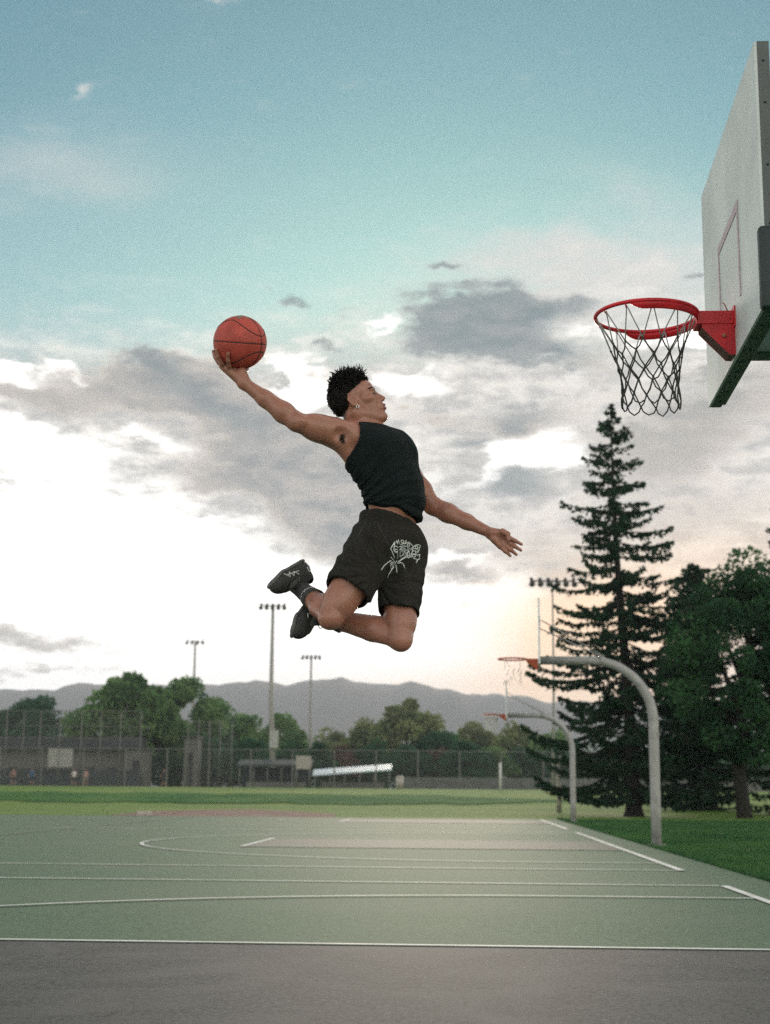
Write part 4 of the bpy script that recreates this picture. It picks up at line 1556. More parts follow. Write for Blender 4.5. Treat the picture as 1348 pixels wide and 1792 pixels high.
# joints
neck0 = J(645, 766, 0.01)
chest = J(675, 807, 0.0)
belly = J(692, 872, 0.0)
pelv = J(682, 942, 0.0)
shR, elR, wrR = J(606, 763, -0.12), J(520, 739, -0.22), J(428, 671, -0.20)
shL, elL, wrL = J(697, 812, 0.15), J(757, 885, 0.14), J(855, 931, 0.05)
hipR, knR, anR = J(652, 965, -0.09), J(580, 1077, -0.18), J(527, 1031, 0.12)
hipL, knL, anL = J(706, 965, 0.05), J(699, 1113, -0.06), J(556, 1076, 0.06)
BALL_C, BALL_R = J(420.3, 599.4, -0.20), 0.1195
BALL_C = np.array(BALL_C)

torso = []                     # (primitive, blend) of trunk, shared by the skin and the tank top
def T(p, k=0.05):
    torso.append((p, k))

T(ell(loc(chest, CH, 0.0, 0, 0.005), (0.118, 0.158, 0.165), CH))
T(ell(loc(chest, CH, 0.048, 0.055, 0.035), (0.056, 0.080, 0.07), CH), 0.04)      # pectorals
T(ell(loc(chest, CH, 0.050, -0.062, 0.045), (0.058, 0.085, 0.07), CH), 0.04)
T(ell(belly, (0.098, 0.132, 0.15), PE), 0.06)
T(ell(loc(belly, CH, 0.03, 0.0, 0.03), (0.085, 0.10, 0.12), CH), 0.05)
T(ell(pelv, (0.108, 0.15, 0.115), PE), 0.06)
T(cone(loc(chest, CH, -0.02, -0.135, 0.02), loc(belly, PE, -0.01, -0.09, 0.0), 0.062, 0.05), 0.05)    # flanks
T(cone(loc(chest, CH, -0.02, 0.125, 0.02), loc(belly, PE, -0.01, 0.09, 0.0), 0.062, 0.05), 0.05)
T(cone(neck0, loc(shR, CH, 0, 0.03, 0.0), 0.062, 0.055), 0.05)                    # trapezius and shoulders
T(cone(neck0, loc(shL, CH, 0, -0.03, 0.0), 0.062, 0.055), 0.05)

FH = Field(np.minimum.reduce([J(360, 1170, -0.4), J(360, 1170, 0.4)]), J(925, 640, 0.4) + 0.02, 0.0036)
for p, k in torso:
    FH.add(p, k)


def limb(pts, rs, k=0.03):
    for p in chain(pts, rs):
        FH.add(p, k)


def mix(a, b, t):
    return a * (1 - t) + b * t


# raised right arm
up = unit(np.cross(elR - shR, [0, 1, 0]))
if up[2] < 0:
    up = -up
limb([shR, mix(shR, elR, 0.28), mix(shR, elR, 0.62), elR], [0.060, 0.058, 0.053, 0.040], 0.045)
delt = (ell(mix(shR, elR, -0.02) + up * 0.008 + [0, -.01, 0], (0.064, 0.054, 0.055), frame(elR - shR, [0, 0, 1])), 0.014)   # deltoid
lats = (cone(loc(chest, CH, -0.035, -0.135, -0.05), mix(shR, elR, 0.16) - up * 0.026, 0.040, 0.036), 0.03)                 # latissimus
pect = (cone(loc(chest, CH, 0.05, -0.10, 0.06), mix(shR, elR, 0.06) + [0, -.015, 0], 0.042, 0.034), 0.03)                 # pectoral tendon
for q in (delt, lats, pect):
    FH.add(*q)
FH.add(cone(mix(shR, elR, 0.30) + up * 0.016 + [0, -.012, 0], mix(shR, elR, 0.74) + up * 0.012 + [0, -.01, 0], 0.038, 0.026), 0.010)   # biceps
FH.add(cone(mix(shR, elR, 0.18) - up * 0.022, mix(shR, elR, 0.72) - up * 0.016, 0.040, 0.026), 0.010)    # triceps
FH.cut(ell(mix(shR, elR, 0.05) - up * 0.018 + [0, -0.078, 0], (0.034, 0.026, 0.030)), 0.03)               # armpit hollow
limb([elR, mix(elR, wrR, 0.25), mix(elR, wrR, 0.6), wrR], [0.040, 0.046, 0.036, 0.0255], 0.02)
fu = unit(np.cross(wrR - elR, [0, 1, 0]))
if fu[2] < 0:
    fu = -fu
FH.add(cone(mix(elR, wrR, 0.02) - fu * 0.012 + [0, -.012, 0], mix(elR, wrR, 0.55) - fu * 0.010 + [0, -.010, 0], 0.032, 0.020), 0.010)
FH.add(cone(mix(elR, wrR, -0.08) + fu * 0.016 + [0, -.014, 0], mix(elR, wrR, 0.45) + fu * 0.012 + [0, -.012, 0], 0.026, 0.020), 0.010)
FH.add(cone(mix(elR, wrR, 0.6) + [0, -.014, 0], wrR + [0, -.014, 0], 0.012, 0.008), 0.008)

# lowered left arm
limb([shL, mix(shL, elL, 0.3), mix(shL, elL, 0.65), elL], [0.062, 0.056, 0.050, 0.040], 0.035)
FH.add(ell(shL, (0.068, 0.06, 0.062)), 0.03)
limb([elL, mix(elL, wrL, 0.28), mix(elL, wrL, 0.62), wrL], [0.040, 0.043, 0.034, 0.0245], 0.02)

fl_ = unit(np.cross(wrL - elL, [0, 1, 0]))
if fl_[2] < 0:
    fl_ = -fl_
FH.add(cone(mix(elL, wrL, -0.10) + fl_ * 0.016 + [0, -.012, 0], mix(elL, wrL, 0.50) + fl_ * 0.010 + [0, -.010, 0], 0.027, 0.019), 0.010)
FH.add(cone(mix(elL, wrL, 0.04) - fl_ * 0.014 + [0, -.012, 0], mix(elL, wrL, 0.60) - fl_ * 0.010 + [0, -.008, 0], 0.028, 0.018), 0.010)
for q_ in (-0.006, 0.005):                                                                                  # wrist tendons
    FH.add(cone(mix(elL, wrL, 0.66) + fl_ * q_ + [0, -.020, 0], wrL + fl_ * q_ + [0, -.018, 0], 0.006, 0.0045), 0.006)
FH.add(cone(mix(shL, elL, 0.45) + [0.012, -0.02, 0], mix(shL, elL, 0.9) + [0.01, -0.018, 0], 0.034, 0.024), 0.010)

# right hand spread under the ball
def on_ball(px, py, off, front=True):
    c = BALL_C
    q = np.array(at(px, py, c[1]))
    d = q - c
    d[1] = 0
    R = BALL_R + off
    r2 = d @ d
    if r2 >= R * R:
        return c + unit(d) * R
    d[1] = -math.sqrt(R * R - r2) if front else math.sqrt(R * R - r2)
    return c + d

kn = [on_ball(402, 650, 0.014), on_ball(394, 646, 0.013), on_ball(389, 640, 0.013) + [0, .006, 0], on_ball(389, 641, 0.013, False)]
palm_c = mix(wrR, (kn[0] + kn[3]) / 2, 0.55)
for q in kn:
    FH.add(cone(mix(wrR, q, 0.12), q, 0.0185, 0.0125), 0.014)
FH.add(cone(wrR, on_ball(424, 659, 0.017), 0.024, 0.016), 0.02)
FH.add(cone(wrR, on_ball(424, 659, 0.020, False), 0.022, 0.018), 0.02)
tips = [on_ball(403.4, 628.5, 0.006), on_ball(381.8, 619, 0.006), on_ball(372.0, 615, 0.007), on_ball(374, 622, 0.007, False)]


def arc_on_ball(a, b, n, o0, o1):
    out = []
    for i in range(n + 1):
        t = i / n
        d = unit(mix(a - BALL_C, b - BALL_C, t))
        out.append(BALL_C + d * (BALL_R + o0 + (o1 - o0) * t))
    return out

for i in range(4):
    path = arc_on_ball(kn[i], tips[i], 3, 0.012, 0.0065)
    for p in chain(path, [0.0115, 0.0098, 0.0088, 0.0072]):
        FH.add(p, 0.006)
th = arc_on_ball(on_ball(424, 655, 0.014, False), on_ball(430, 628, 0.007, False), 3, 0.013, 0.0075)
for p in chain(th, [0.015, 0.0125, 0.0105, 0.0085]):
    FH.add(p, 0.008)

# open left hand, palm towards the camera, thumb folded in
hw = 0.02
kL = [J(890.0, 940.5, hw - 0.012), J(888.5, 948.5, hw), J(883.0, 953.8, hw + 0.004), J(875.5, 956.5, hw + 0.004)]
pm = J(874, 943, hw + 0.012)
for q in kL:
    FH.add(cone(mix(wrL, q, 0.2), q, 0.019, 0.0118), 0.014)
FH.add(cone(J(862, 932, hw + 0.005), J(882, 932, hw - 0.012), 0.021, 0.016), 0.014)        # ball of the thumb
FH.add(cone(J(866, 944, hw + 0.004), J(874, 952, hw), 0.019, 0.014), 0.012)
tL = [[J(902, 946.5, hw - 0.012), J(913.0, 952.6, hw - 0.004)], [J(901, 956, hw - 0.006), J(912.2, 963.2, hw + 0.0)],
      [J(894.5, 962.5, hw - 0.004), J(904, 970.6, hw + 0.004)], [J(884.5, 964.5, hw), J(893.4, 972.6, hw + 0.006)]]
for q, (m_, t_) in zip(kL, tL):
    for p in chain([q, m_, t_], [0.0108, 0.0092, 0.0068]):
        FH.add(p, 0.005)
for p in chain([J(880, 930, hw - 0.022), J(889, 934.5, hw - 0.034), J(890.2, 944.5, hw - 0.036)], [0.0145, 0.0112, 0.0085]):
    FH.add(p, 0.006)
FH.cut(ell(J(878, 946.5, hw - 0.022), (0.012, 0.010, 0.012)), 0.014)

# legs
limb([hipR, mix(hipR, knR, 0.45), mix(hipR, knR, 0.8), knR], [0.096, 0.083, 0.066, 0.053], 0.05)
FH.add(cone(mix(hipR, knR, 0.35) + [-.015, .02, -.02], mix(hipR, knR, 0.85) + [-.02, .03, -.005], 0.066, 0.042), 0.03)    # hamstrings
FH.add(cone(mix(hipR, knR, 0.55) + [0.026, -0.040, 0.0], mix(hipR, knR, 0.88) + [0.018, -0.034, 0.002], 0.040, 0.026), 0.014)   # inner thigh muscle
FH.add(cone(mix(hipR, knR, 0.45) + [-0.030, -0.036, -0.01], mix(hipR, knR, 0.84) + [-0.024, -0.030, -0.004], 0.042, 0.024), 0.014)
FH.add(ell(knR + [-0.002, -0.030, -0.016], (0.030, 0.030, 0.034)), 0.022)                                             # kneecap
FH.add(ell(knR + [-0.006, -0.010, -0.020], (0.048, 0.044, 0.042)), 0.025)
for p in chain([knR + [0.004, 0, -0.010], mix(knR, anR, 0.30), mix(knR, anR, 0.56), anR], [0.046, 0.052, 0.043, 0.030]):
    FH.add(p, 0.012)
FH.add(cone(knR + [-0.012, -0.028, -0.012], mix(knR, anR, 0.34) + [-0.022, -0.02, -0.014], 0.022, 0.024), 0.02)           # shin
FH.add(cone(mix(knR, anR, 0.15) + [0.033, 0.02, 0.033], mix(knR, anR, 0.40) + [0.026, 0.0, 0.022], 0.043, 0.030), 0.010)   # calf
limb([hipL, mix(hipL, knL, 0.5), mix(hipL, knL, 0.85), knL], [0.095, 0.080, 0.064, 0.052], 0.05)
FH.add(cone(mix(hipL, knL, 0.6) + [0.030, -0.034, 0], mix(hipL, knL, 0.9) + [0.024, -0.030, 0.0], 0.036, 0.024), 0.014)
FH.add(cone(mix(hipL, knL, 0.6) + [-0.030, -0.034, 0], mix(hipL, knL, 0.9) + [-0.022, -0.032, 0.0], 0.038, 0.026), 0.014)
FH.add(ell(knL + [0.014, -0.026, -0.030], (0.032, 0.032, 0.034)), 0.022)
FH.add(ell(knL + [0.004, -0.010, -0.018], (0.048, 0.048, 0.048)), 0.03)
for p in chain([knL, mix(knL, anL, 0.32), mix(knL, anL, 0.7), anL], [0.050, 0.055, 0.044, 0.034]):
    FH.add(p, 0.012)
FH.add(cone(knL + [-0.012, -0.02, -0.022], mix(knL, anL, 0.5) + [0, -0.02, -0.022], 0.026, 0.022), 0.02)
FH.add(cone(mix(knL, anL, 0.16) + [0.0, 0.0, 0.026], mix(knL, anL, 0.55) + [0.0, 0.0, 0.018], 0.044, 0.032), 0.010)

# neck and head (ear canals at the origin of the head frame)
E0 = J(622.5, 707, 0.0)


def H(f, l, u):
    return loc(E0, HD, f, l, u)

FH.add(cone(H(-0.022, 0, -0.045), neck0, 0.056, 0.062), 0.03)
FH.add(cone(H(0.012, 0, -0.085), loc(neck0, CH, 0.045, 0, 0.0), 0.035, 0.030), 0.03)          # throat
FH.add(cone(H(-0.018, -0.056, -0.05), loc(neck0, CH, 0.06, -0.02, -0.02), 0.018, 0.016), 0.02)    # neck muscle
FH.add(ell(H(-0.005, 0, 0.042), (0.098, 0.074, 0.086), HD), 0.02)
FH.add(ell(H(0.045, 0, 0.042), (0.058, 0.062, 0.056), HD), 0.02)
FH.add(ell(H(0.052, 0, -0.038), (0.056, 0.053, 0.076), HD), 0.025)
for s in (-1, 1):
    FH.add(cone(H(0.006, s * 0.050, -0.060), H(0.080, s * 0.016, -0.108), 0.021, 0.017), 0.02)
    FH.add(cone(H(0.000, s * 0.056, -0.01), H(0.006, s * 0.050, -0.062), 0.018, 0.018), 0.02)
    FH.add(ell(H(0.066, s * 0.040, -0.012), (0.024, 0.022, 0.017), HD), 0.016)
    FH.add(ell(H(0.092, s * 0.026, 0.024), (0.014, 0.024, 0.009), HD), 0.014)
    FH.cut(ell(H(0.106, s * 0.030, 0.003), (0.012, 0.013, 0.011), HD), 0.012)
    FH.add(ell(H(0.086, s * 0.031, 0.004), (0.0125, 0.013, 0.0105), HD), 0.004)
    FH.add(ell(H(0.108, s * 0.013, -0.033), (0.011, 0.008, 0.009), HD), 0.006)
    # ear
    EA = frame(HD[0] * 0.95 + HD[2] * 0.25, HD[2] * 0.95 - HD[0] * 0.25)
    FH.add(ell(H(-0.006, s * 0.080, -0.002), (0.0205, 0.011, 0.033), np.array([unit(EA[0] + EA[1] * -s * 0.45), unit(EA[1] + EA[0] * s * 0.45), EA[2]])), 0.005)
    FH.cut(ell(H(0.000, s * 0.0905, 0.002), (0.0105, 0.011, 0.021), EA), 0.003)
    FH.cut(ell(H(0.113, s * 0.006, -0.043), (0.005, 0.004, 0.004), HD), 0.004)
FH.add(ell(H(0.091, 0, -0.108), (0.022, 0.024, 0.020), HD), 0.018)
FH.add(cone(H(0.098, 0, 0.012), H(0.124, 0, -0.028), 0.0085, 0.0115), 0.012)
FH.add(ell(H(0.100, 0, -0.064), (0.018, 0.028, 0.025), HD), 0.014)
FH.add(ell(H(0.113, 0, -0.058), (0.012, 0.023, 0.0065), HD), 0.004)
FH.add(ell(H(0.111, 0, -0.0735), (0.012, 0.021, 0.0075), HD), 0.004)

me = FH.mesh('body')
co = np.empty(len(me.vertices) * 3, np.float32)
me.vertices.foreach_get('co', co)
co = co.reshape(-1, 3)
body = link('body', me, [skin, lip_mat], PERSON, smooth=True)
fc = np.empty(len(me.polygons) * 3, np.float32)
me.polygons.foreach_get('center', fc)
fc = fc.reshape(-1, 3)
hl = (fc - E0) @ HD.T
mi = np.zeros(len(fc), np.int32)
lip = (hl[:, 0] > 0.105) & (np.abs(hl[:, 1]) < 0.022) & (hl[:, 2] < -0.050) & (hl[:, 2] > -0.081)
mi[lip] = 1


def hair_zone(h):
    """1 well inside the hair, 0 at its edge (head-frame coordinates)"""
    f, l, u = h[..., 0], np.abs(h[..., 1]), h[..., 2]
    top = u - (0.050 + 0.30 * np.clip(f, -0.1, 0.04) + 0.5 * np.clip(f - 0.04, 0, 1)) + 0.10 * np.clip(0.05 - l, 0, 0.05)
    back = -(f + 0.022) - 0.85 * np.clip(0.01 - u, 0, 1)
    z = np.maximum(top, np.where(u > -0.075, back, -1))
    return z / 0.02

vh = (co - E0) @ HD.T
fade = np.clip((hair_zone(vh) + 0.55) / 0.9, 0, 1)
fade *= (np.abs(vh[:, 1]) < 0.0765) & (np.abs(vh[:, 0]) < 0.13) & (vh[:, 2] > -0.085) & (vh[:, 2] < 0.16)
fa = me.attributes.new('fade', 'FLOAT', 'POINT')
fa.data.foreach_set('value', fade.astype(np.float32))
_n = skin.node_tree
_at = _n.nodes.new('ShaderNodeAttribute')
_at.attribute_name = 'fade'
_mx = _n.nodes.new('ShaderNodeMixRGB')
_mx.inputs[2].default_value = (0.03, 0.022, 0.019, 1)
_bs = _n.nodes['Principled BSDF'].inputs['Base Color']
_n.links.new(_bs.links[0].from_socket, _mx.inputs[1])
_n.links.new(_at.outputs['Fac'], _mx.inputs[0])
_n.links.new(_mx.outputs[0], _bs)
me.polygons.foreach_set('material_index', mi)

# hair: short tight curls over a thick cap
rng = random.Random(4)
skull = [(ell(H(-0.005, 0, 0.042), (0.098, 0.074, 0.086), HD), 0.0)]
hm = MB()
n_curl = 0
while n_curl < 3400:
    v = np.array([rng.gauss(0, 1), rng.gauss(0, 1), rng.gauss(0, 1)])
    v = unit(v)
    t1 = 1 / np.linalg.norm(v / np.array([0.098, 0.074, 0.086]))
    c2 = np.array([-0.05, 0, 0.0]) / np.array([0.058, 0.062, 0.056])
    v2 = v / np.array([0.058, 0.062, 0.056])
    bq, aq, cq = float(v2 @ c2), float(v2 @ v2), float(c2 @ c2) - 1
    dq = bq * bq - aq * cq
    t2 = (-bq + math.sqrt(dq)) / aq if dq > 0 else 0.0
    h = np.array([-0.005, 0, 0.042]) + v * max(t1, t2) * 0.985
    z = float(hair_zone(h))
    if z < 0:
        continue
    n_curl += 1
    z = min(z, 2.0) / 2.0
    topness = max(0.0, min(1.0, (h[2] - 0.045 + 0.5 * h[0]) / 0.07))
    tuft = 0.5 + 0.5 * math.sin(h[0] * 130 + 2.0 * math.sin(h[1] * 70)) * math.sin(h[1] * 120 + 1.3 + h[2] * 60)
    Ln = (0.007 + 0.012 * z) * (0.80 + 1.70 * topness) * rng.uniform(0.7, 1.15) * (0.60 + 0.75 * tuft)
    d = unit(v * np.array([1 / 0.098, 1 / 0.074, 1 / 0.086]) + np.array([rng.gauss(0, .42) + 0.10, rng.gauss(0, .42), rng.gauss(0, .42) + 0.30]) * 6)
    a = unit(np.cross(d, [rng.gauss(0, 1), rng.gauss(0, 1), rng.gauss(0, 1)]))
    b = np.cross(d, a)
    ph, tw = rng.uniform(0, 6.28), rng.choice((-1, 1)) * rng.uniform(7.0, 11.0)
    w = rng.uniform(0.0035, 0.0065)
    pts, rr = [], []
    for i in range(9):
        t = i / 8
        q = h + d * Ln * t + (a * math.cos(ph + tw * t) + b * math.sin(ph + tw * t)) * w * min(1, 3 * t)
        pts.append(H(*q))
        rr.append(0.0023 * (1 - 0.4 * t))
    hm.tube(pts, rr, n=4, cap=False)
hair = hm.build('hair', hair_mat, PERSON, smooth=True)
FC = Field(H(0, 0, 0) - 0.2, H(0, 0, 0) + 0.2, 0.004)
g = FC.grid()
hg = np.stack([sum((g[k] - E0[k]) * HD[r][k] for k in range(3)) for r in range(3)], -1)
dsk = smin(ell(H(-0.005, 0, 0.042), (0.098, 0.074, 0.086), HD)[2](*g), ell(H(0.045, 0, 0.042), (0.058, 0.062, 0.056), HD)[2](*g), 0.02)
zz = hair_zone(hg)
lump = 0.004 * np.sin(hg[..., 0] * 210) * np.sin(hg[..., 1] * 230 + 1) * np.sin(hg[..., 2] * 190 + 2)
thick = 0.010 * np.clip(zz / 1.8, -0.5, 1) * (1 - 0.35 * np.clip(-hg[..., 0] / 0.1, 0, 1) * np.clip(0.02 - hg[..., 2], 0, 0.06) / 0.06)
FC.F[:] = (dsk - thick - lump * np.clip(zz, 0, 1)).astype(np.float32)
FC.F[zz < -0.2] = 0.05
link('hair_mass', FC.mesh('hair_mass'), hair_mat, hair, smooth=True)

BT = BVHTree.FromPolygons([tuple(c) for c in co.tolist()], [tuple(p.vertices) for p in me.polygons])


def on_skin(p, lift):
    r = BT.find_nearest(Vector(p))
    return np.array(r[0] + r[1] * lift)

for s in (-1, 1):
    ev = MB()
    row_a = [on_skin(H(0.104 - 0.010 * t * t, s * (0.017 + 0.031 * t), 0.0015 + 0.0055 * math.sin(3.14 * t) ** 0.8), 0.0010) for t in np.linspace(0, 1, 9)]
    row_b = [on_skin(H(0.104 - 0.010 * t * t, s * (0.017 + 0.031 * t), 0.0005 - 0.0025 * math.sin(3.14 * t)), 0.0010) for t in np.linspace(0, 1, 9)]
    for i in range(8):
        ev.quad(row_a[i], row_a[i + 1], row_b[i + 1], row_b[i])
    ev.tube(row_a, 0.0011, 5)
    ev.build('eye', eye_mat, PERSON, True)
    bm_ = MB()
    for i in range(70):
        t = i / 69
        p0 = on_skin(H(0.110 - 0.026 * t ** 1.6, s * (0.012 + 0.047 * t), 0.0205 + 0.008 * math.sin(t * 2.4) + rng.uniform(-.0022, .0022)), 0.0008)
        p1 = p0 + HD[1] * s * 0.007 + HD[2] * 0.002 - HD[0] * 0.003
        bm_.tube([p0, p1], [0.0012, 0.0004], 4)
    bm_.build('eyebrow', hole_mat, PERSON)
er = MB()
er.sphere(H(0.004, -0.088, -0.030), 0.0042, 10, 8)
er.tube([H(0.004 + 0.006 * math.cos(a), -0.087, -0.036 + 0.007 * math.sin(a)) for a in np.linspace(0, 2 * math.pi, 17)[:-1]], 0.0017, 6, closed=True)
er.build('earring', metal_mat, PERSON, True)

ap = MB()
apc = mix(shR, elR, 0.06) - up * 0.020 + np.array([0, -0.050, 0])
for i in range(60):
    p0 = apc + np.array([rng.gauss(0, .006), rng.uniform(-.002, .006), rng.gauss(0, .012)])
    ap.tube([p0, p0 + np.array([rng.uniform(-.008, .008), -0.004, -0.008]), p0 + np.array([rng.uniform(-.010, .010), -0.005, -0.015])], [0.0012, 0.001, 0.0006], 4, cap=False)
ap.build('underarm_hair', hair_mat, PERSON)

# thin chain round the neck
nk = MB()
cn = mix(H(-0.01, 0, -0.08), neck0, 0.62)
nd = unit(neck0 - H(-0.01, 0, -0.08))
NA = frame(CH[0], -nd)
nk.tube([cn + NA[0] * (0.070 * math.cos(a) + 0.012) + NA[1] * 0.070 * math.sin(a) - NA[2] * (0.012 * math.cos(a)) for a in np.linspace(0, 2 * math.pi, 41)[:-1]], 0.0017, 6, closed=True)
nk.build('necklace', metal_mat, PERSON, True)

# ---------------------------------------------------------------- tank top
TT = Field(np.minimum(J(585, 940, -0.3), J(585, 940, 0.3)), J(770, 725, 0.3) + 0.02, 0.004)
for p, k in torso + [delt, lats, pect]:
    TT.add(p, k)
for p in chain([shR, mix(shR, elR, 0.28)], [0.060, 0.058]):
    TT.add(p, 0.045)
g = TT.grid()
X, Y, Z = g
s1 = (X - chest[0]) * 0.75 + (Z - chest[2]) * 0.66
s2 = (X - chest[0]) * 0.66 - (Z - chest[2]) * 0.75 + (Y - chest[1]) * 0.5
lowr = np.clip((chest[2] + 0.02 - Z) / 0.22, 0, 1)
pv = J(585, 905)
ang = np.arctan2(Z - pv[2], X - pv[0] + 0.35 * (Y - pv[1]))
rad_ = np.sqrt((X - pv[0]) ** 2 + (Z - pv[2]) ** 2)
band = np.clip((rad_ - 0.09) / 0.08, 0, 1) * np.clip((0.62 - rad_) / 0.3, 0, 1)
fold = band * (0.0034 * np.sin(ang * 27 + 1.4 * np.sin(rad_ * 19) + Y * 9) + 0.0022 * np.sin(ang * 58 + 2.0 * np.sin(rad_ * 31 + 1))) * (0.45 + 0.55 * lowr)
fold = fold + 0.0015 * np.sin(X * 41 + Y * 40 + Z * 22)
d = TT.F - 0.0105 - fold - 0.010 * np.clip((J(690, 860)[2] - Z) / 0.12, 0, 1)
hem_a, hem_b = J(638, 893), J(744, 915)
hd = unit(hem_b - hem_a)
hn = unit(np.cross(hd, PE[0]))
if hn[2] > 0:
    hn = -hn
hem_p = (hem_a + hem_b) / 2
wav = 0.006 * np.sin((X - hem_a[0]) * 46 + 1.0) + 0.004 * np.sin(Y * 60)
d = smax(d, half_space(hem_p, hn)(X, Y, Z) + wav, 0.004)
nk_p = J(646, 744.5, 0.0)
nk_n = unit(np.array([0.14, 0.0, 1.0]))
d = smax(d, half_space(nk_p, nk_n)(X, Y, Z), 0.004)
d = smax(d, -(cone(H(-0.02, 0, -0.05), neck0 - [0, 0, .01], 0.06, 0.0665)[2](X, Y, Z)), 0.004)
# armholes: everything outside a bowed surface between shoulder seam and side seam
zt = np.clip((Z - J(626, 778)[2]) / 0.10, -1, 1)
dR = half_space(J(629, 770, -0.15), unit(np.array([-1.0, -0.12, 0.06])))(X, Y, Z) - 0.05 * np.clip(-zt, 0, 1) ** 1.5
d = smax(d, dR, 0.004)
dL = half_space(mix(shL, loc(chest, CH, 0, 0.1, 0.06), 0.35), unit(shL - loc(chest, CH, 0, 0.02, 0.05)))(X, Y, Z)
d = smax(d, dL - 0.0, 0.004)
TT.F[:] = np.maximum(d, -(d + 0.03)) if False else d
tank = link('tank_top', TT.mesh('tank_top'), tank_mat, PERSON, smooth=True)

# ---------------------------------------------------------------- shorts
SH = Field(np.minimum(J(560, 1090, -0.4), J(560, 1090, 0.3)), J(765, 880, 0.3) + 0.02, 0.004)
hemR, hemL = J(607, 1037, -0.16), J(698, 1073, -0.04)
SH.add(ell(loc(pelv, PE, 0, 0, -0.01), (0.125, 0.172, 0.115), PE), 0.0)
SH.add(cone(loc(pelv, PE, 0, 0.0, 0.075), loc(pelv, PE, 0, 0, 0.02), 0.118, 0.13), 0.04)
SH.add(cone(loc(pelv, PE, 0, 0.05, 0.085), loc(pelv, PE, 0, -0.05, 0.085), 0.095, 0.095), 0.04)
SH.add(cone(loc(hipR, PE, 0, -0.005, 0.0), hemR + unit(hemR - hipR) * 0.08, 0.122, 0.098), 0.045)
SH.add(cone(loc(hipL, PE, 0.0, 0.0, 0.0), hemL + unit(hemL - hipL) * 0.08, 0.112, 0.092), 0.045)
X, Y, Z = SH.grid()
wl = np.clip((J(625, 900)[0] + 0.13 - X) / 0.12, 0, 1) * np.clip((Z - J(600, 1000)[2]) / 0.1, 0, 1)
fold = wl * (0.0040 * np.sin((X * 0.7 + Z) * 70 + 2 * np.sin(X * 25 + Y * 18)) + 0.002 * np.sin((X - 0.6 * Z) * 120))
cr = J(662, 1022)
an_ = np.arctan2(Z - cr[2], X - cr[0])
rd_ = np.sqrt((X - cr[0]) ** 2 + (Z - cr[2]) ** 2)
fold = fold + np.clip((rd_ - 0.03) / 0.06, 0, 1) * np.clip((0.30 - rd_) / 0.15, 0, 1) * (0.0038 * np.sin(an_ * 13 + 1.2 * np.sin(rd_ * 25)) + 0.002 * np.sin(an_ * 29 + 2 * np.sin(rd_ * 33)))
gather = np.clip((Z - J(680, 935)[2]) / 0.06, 0, 1)
fold = fold + gather * 0.0022 * np.sin(X * 210 + Y * 190)
fold = fold + 0.0022 * np.sin((X * 0.9 - 0.45 * Z) * 52 + 1.6 * np.sin(Z * 21 + X * 9)) + 0.0012 * np.sin(X * 90 + Z * 40 + Y * 50)
d = SH.F - fold
# open at hems and waist
nR, nL = unit(hemR - hipR), unit(hemL - hipL)
nR = unit(nR + np.array([0.10, -0.05, 0.12]))
wR = half_space(hemR, nR)(X, Y, Z) + 0.005 * np.sin(X * 40 + Y * 35)
wL = half_space(hemL, nL)(X, Y, Z) + 0.004 * np.sin(X * 45 + Y * 30)
side = half_space((hipR + hipL) / 2 * 0.5 + (hemR + hemL) / 2 * 0.5, unit(np.array([hemL[0] - hemR[0], 0, (hemL[2] - hemR[2]) * 0.2])))(X, Y, Z)
wcut = np.where(side < 0, wR, wL)
lowz = Z < J(660, 1000)[2]
d = smax(d, np.where(lowz, wcut, -0.2), 0.006)
waist_p = loc(pelv, PE, 0, 0, 0.098)
wst_a, wst_b = J(626, 899), J(738, 925)
wn = unit(np.cross(unit(wst_b - wst_a), PE[0]))
if wn[2] < 0:
    wn = -wn
d = smax(d, half_space((wst_a + wst_b) / 2, wn)(X, Y, Z), 0.006)
# hollow legs near the hems
inR = cone(hipR, hemR + unit(hemR - hipR) * 0.12, 0.10, 0.088)[2](X, Y, Z)
inL = cone(hipL, hemL + unit(hemL - hipL) * 0.12, 0.095, 0.082)[2](X, Y, Z)
hol = np.where(side < 0, np.maximum(inR, -(wR + 0.03)), np.maximum(inL, -(wL + 0.03)))
d = smax(d, -np.where(lowz, hol, 1.0), 0.004)
SH.F[:] = d
shorts = link('shorts', SH.mesh('shorts'), short_mat, PERSON, smooth=True)
# waistband cord line and side seam
# ---------------------------------------------------------------- socks and shoes
sk = MB()
for an, kn_, lo, hi in ((anR, knR, 0.46, -0.16), (anL, knL, 0.30, -0.10)):
    pts = [mix(an, kn_, t) for t in np.linspace(hi, lo, 9)]
    rr = [0.040, 0.039, 0.039, 0.0395, 0.041, 0.043, 0.047, 0.051, 0.055]
    m_ = MB().tube(pts, rr, 22)
    so = m_.build('sock', sock_mat, PERSON, True)
    # white flecked logo band on the sock
    w_ = MB()
    ax = unit(kn_ - an)
    e1 = unit(np.cross(ax, [0, 1, 0]))
    e2 = np.cross(ax, e1)
    if e2[1] > 0:
        e2 = -e2
    for q in range(26):
        a = -0.9 + 1.8 * (q / 25) + rng.uniform(-.04, .04)
        c_ = mix(an, kn_, lo - 0.10 + rng.uniform(-.012, .012)) + (e2 * math.cos(a) + e1 * math.sin(a)) * 0.0515
        w_.tube([c_, c_ + ax * rng.uniform(-.008, .008) + e1 * rng.uniform(-.005, .005)], 0.0014, 4)
    w_.build('sock_print', white_mat, so)


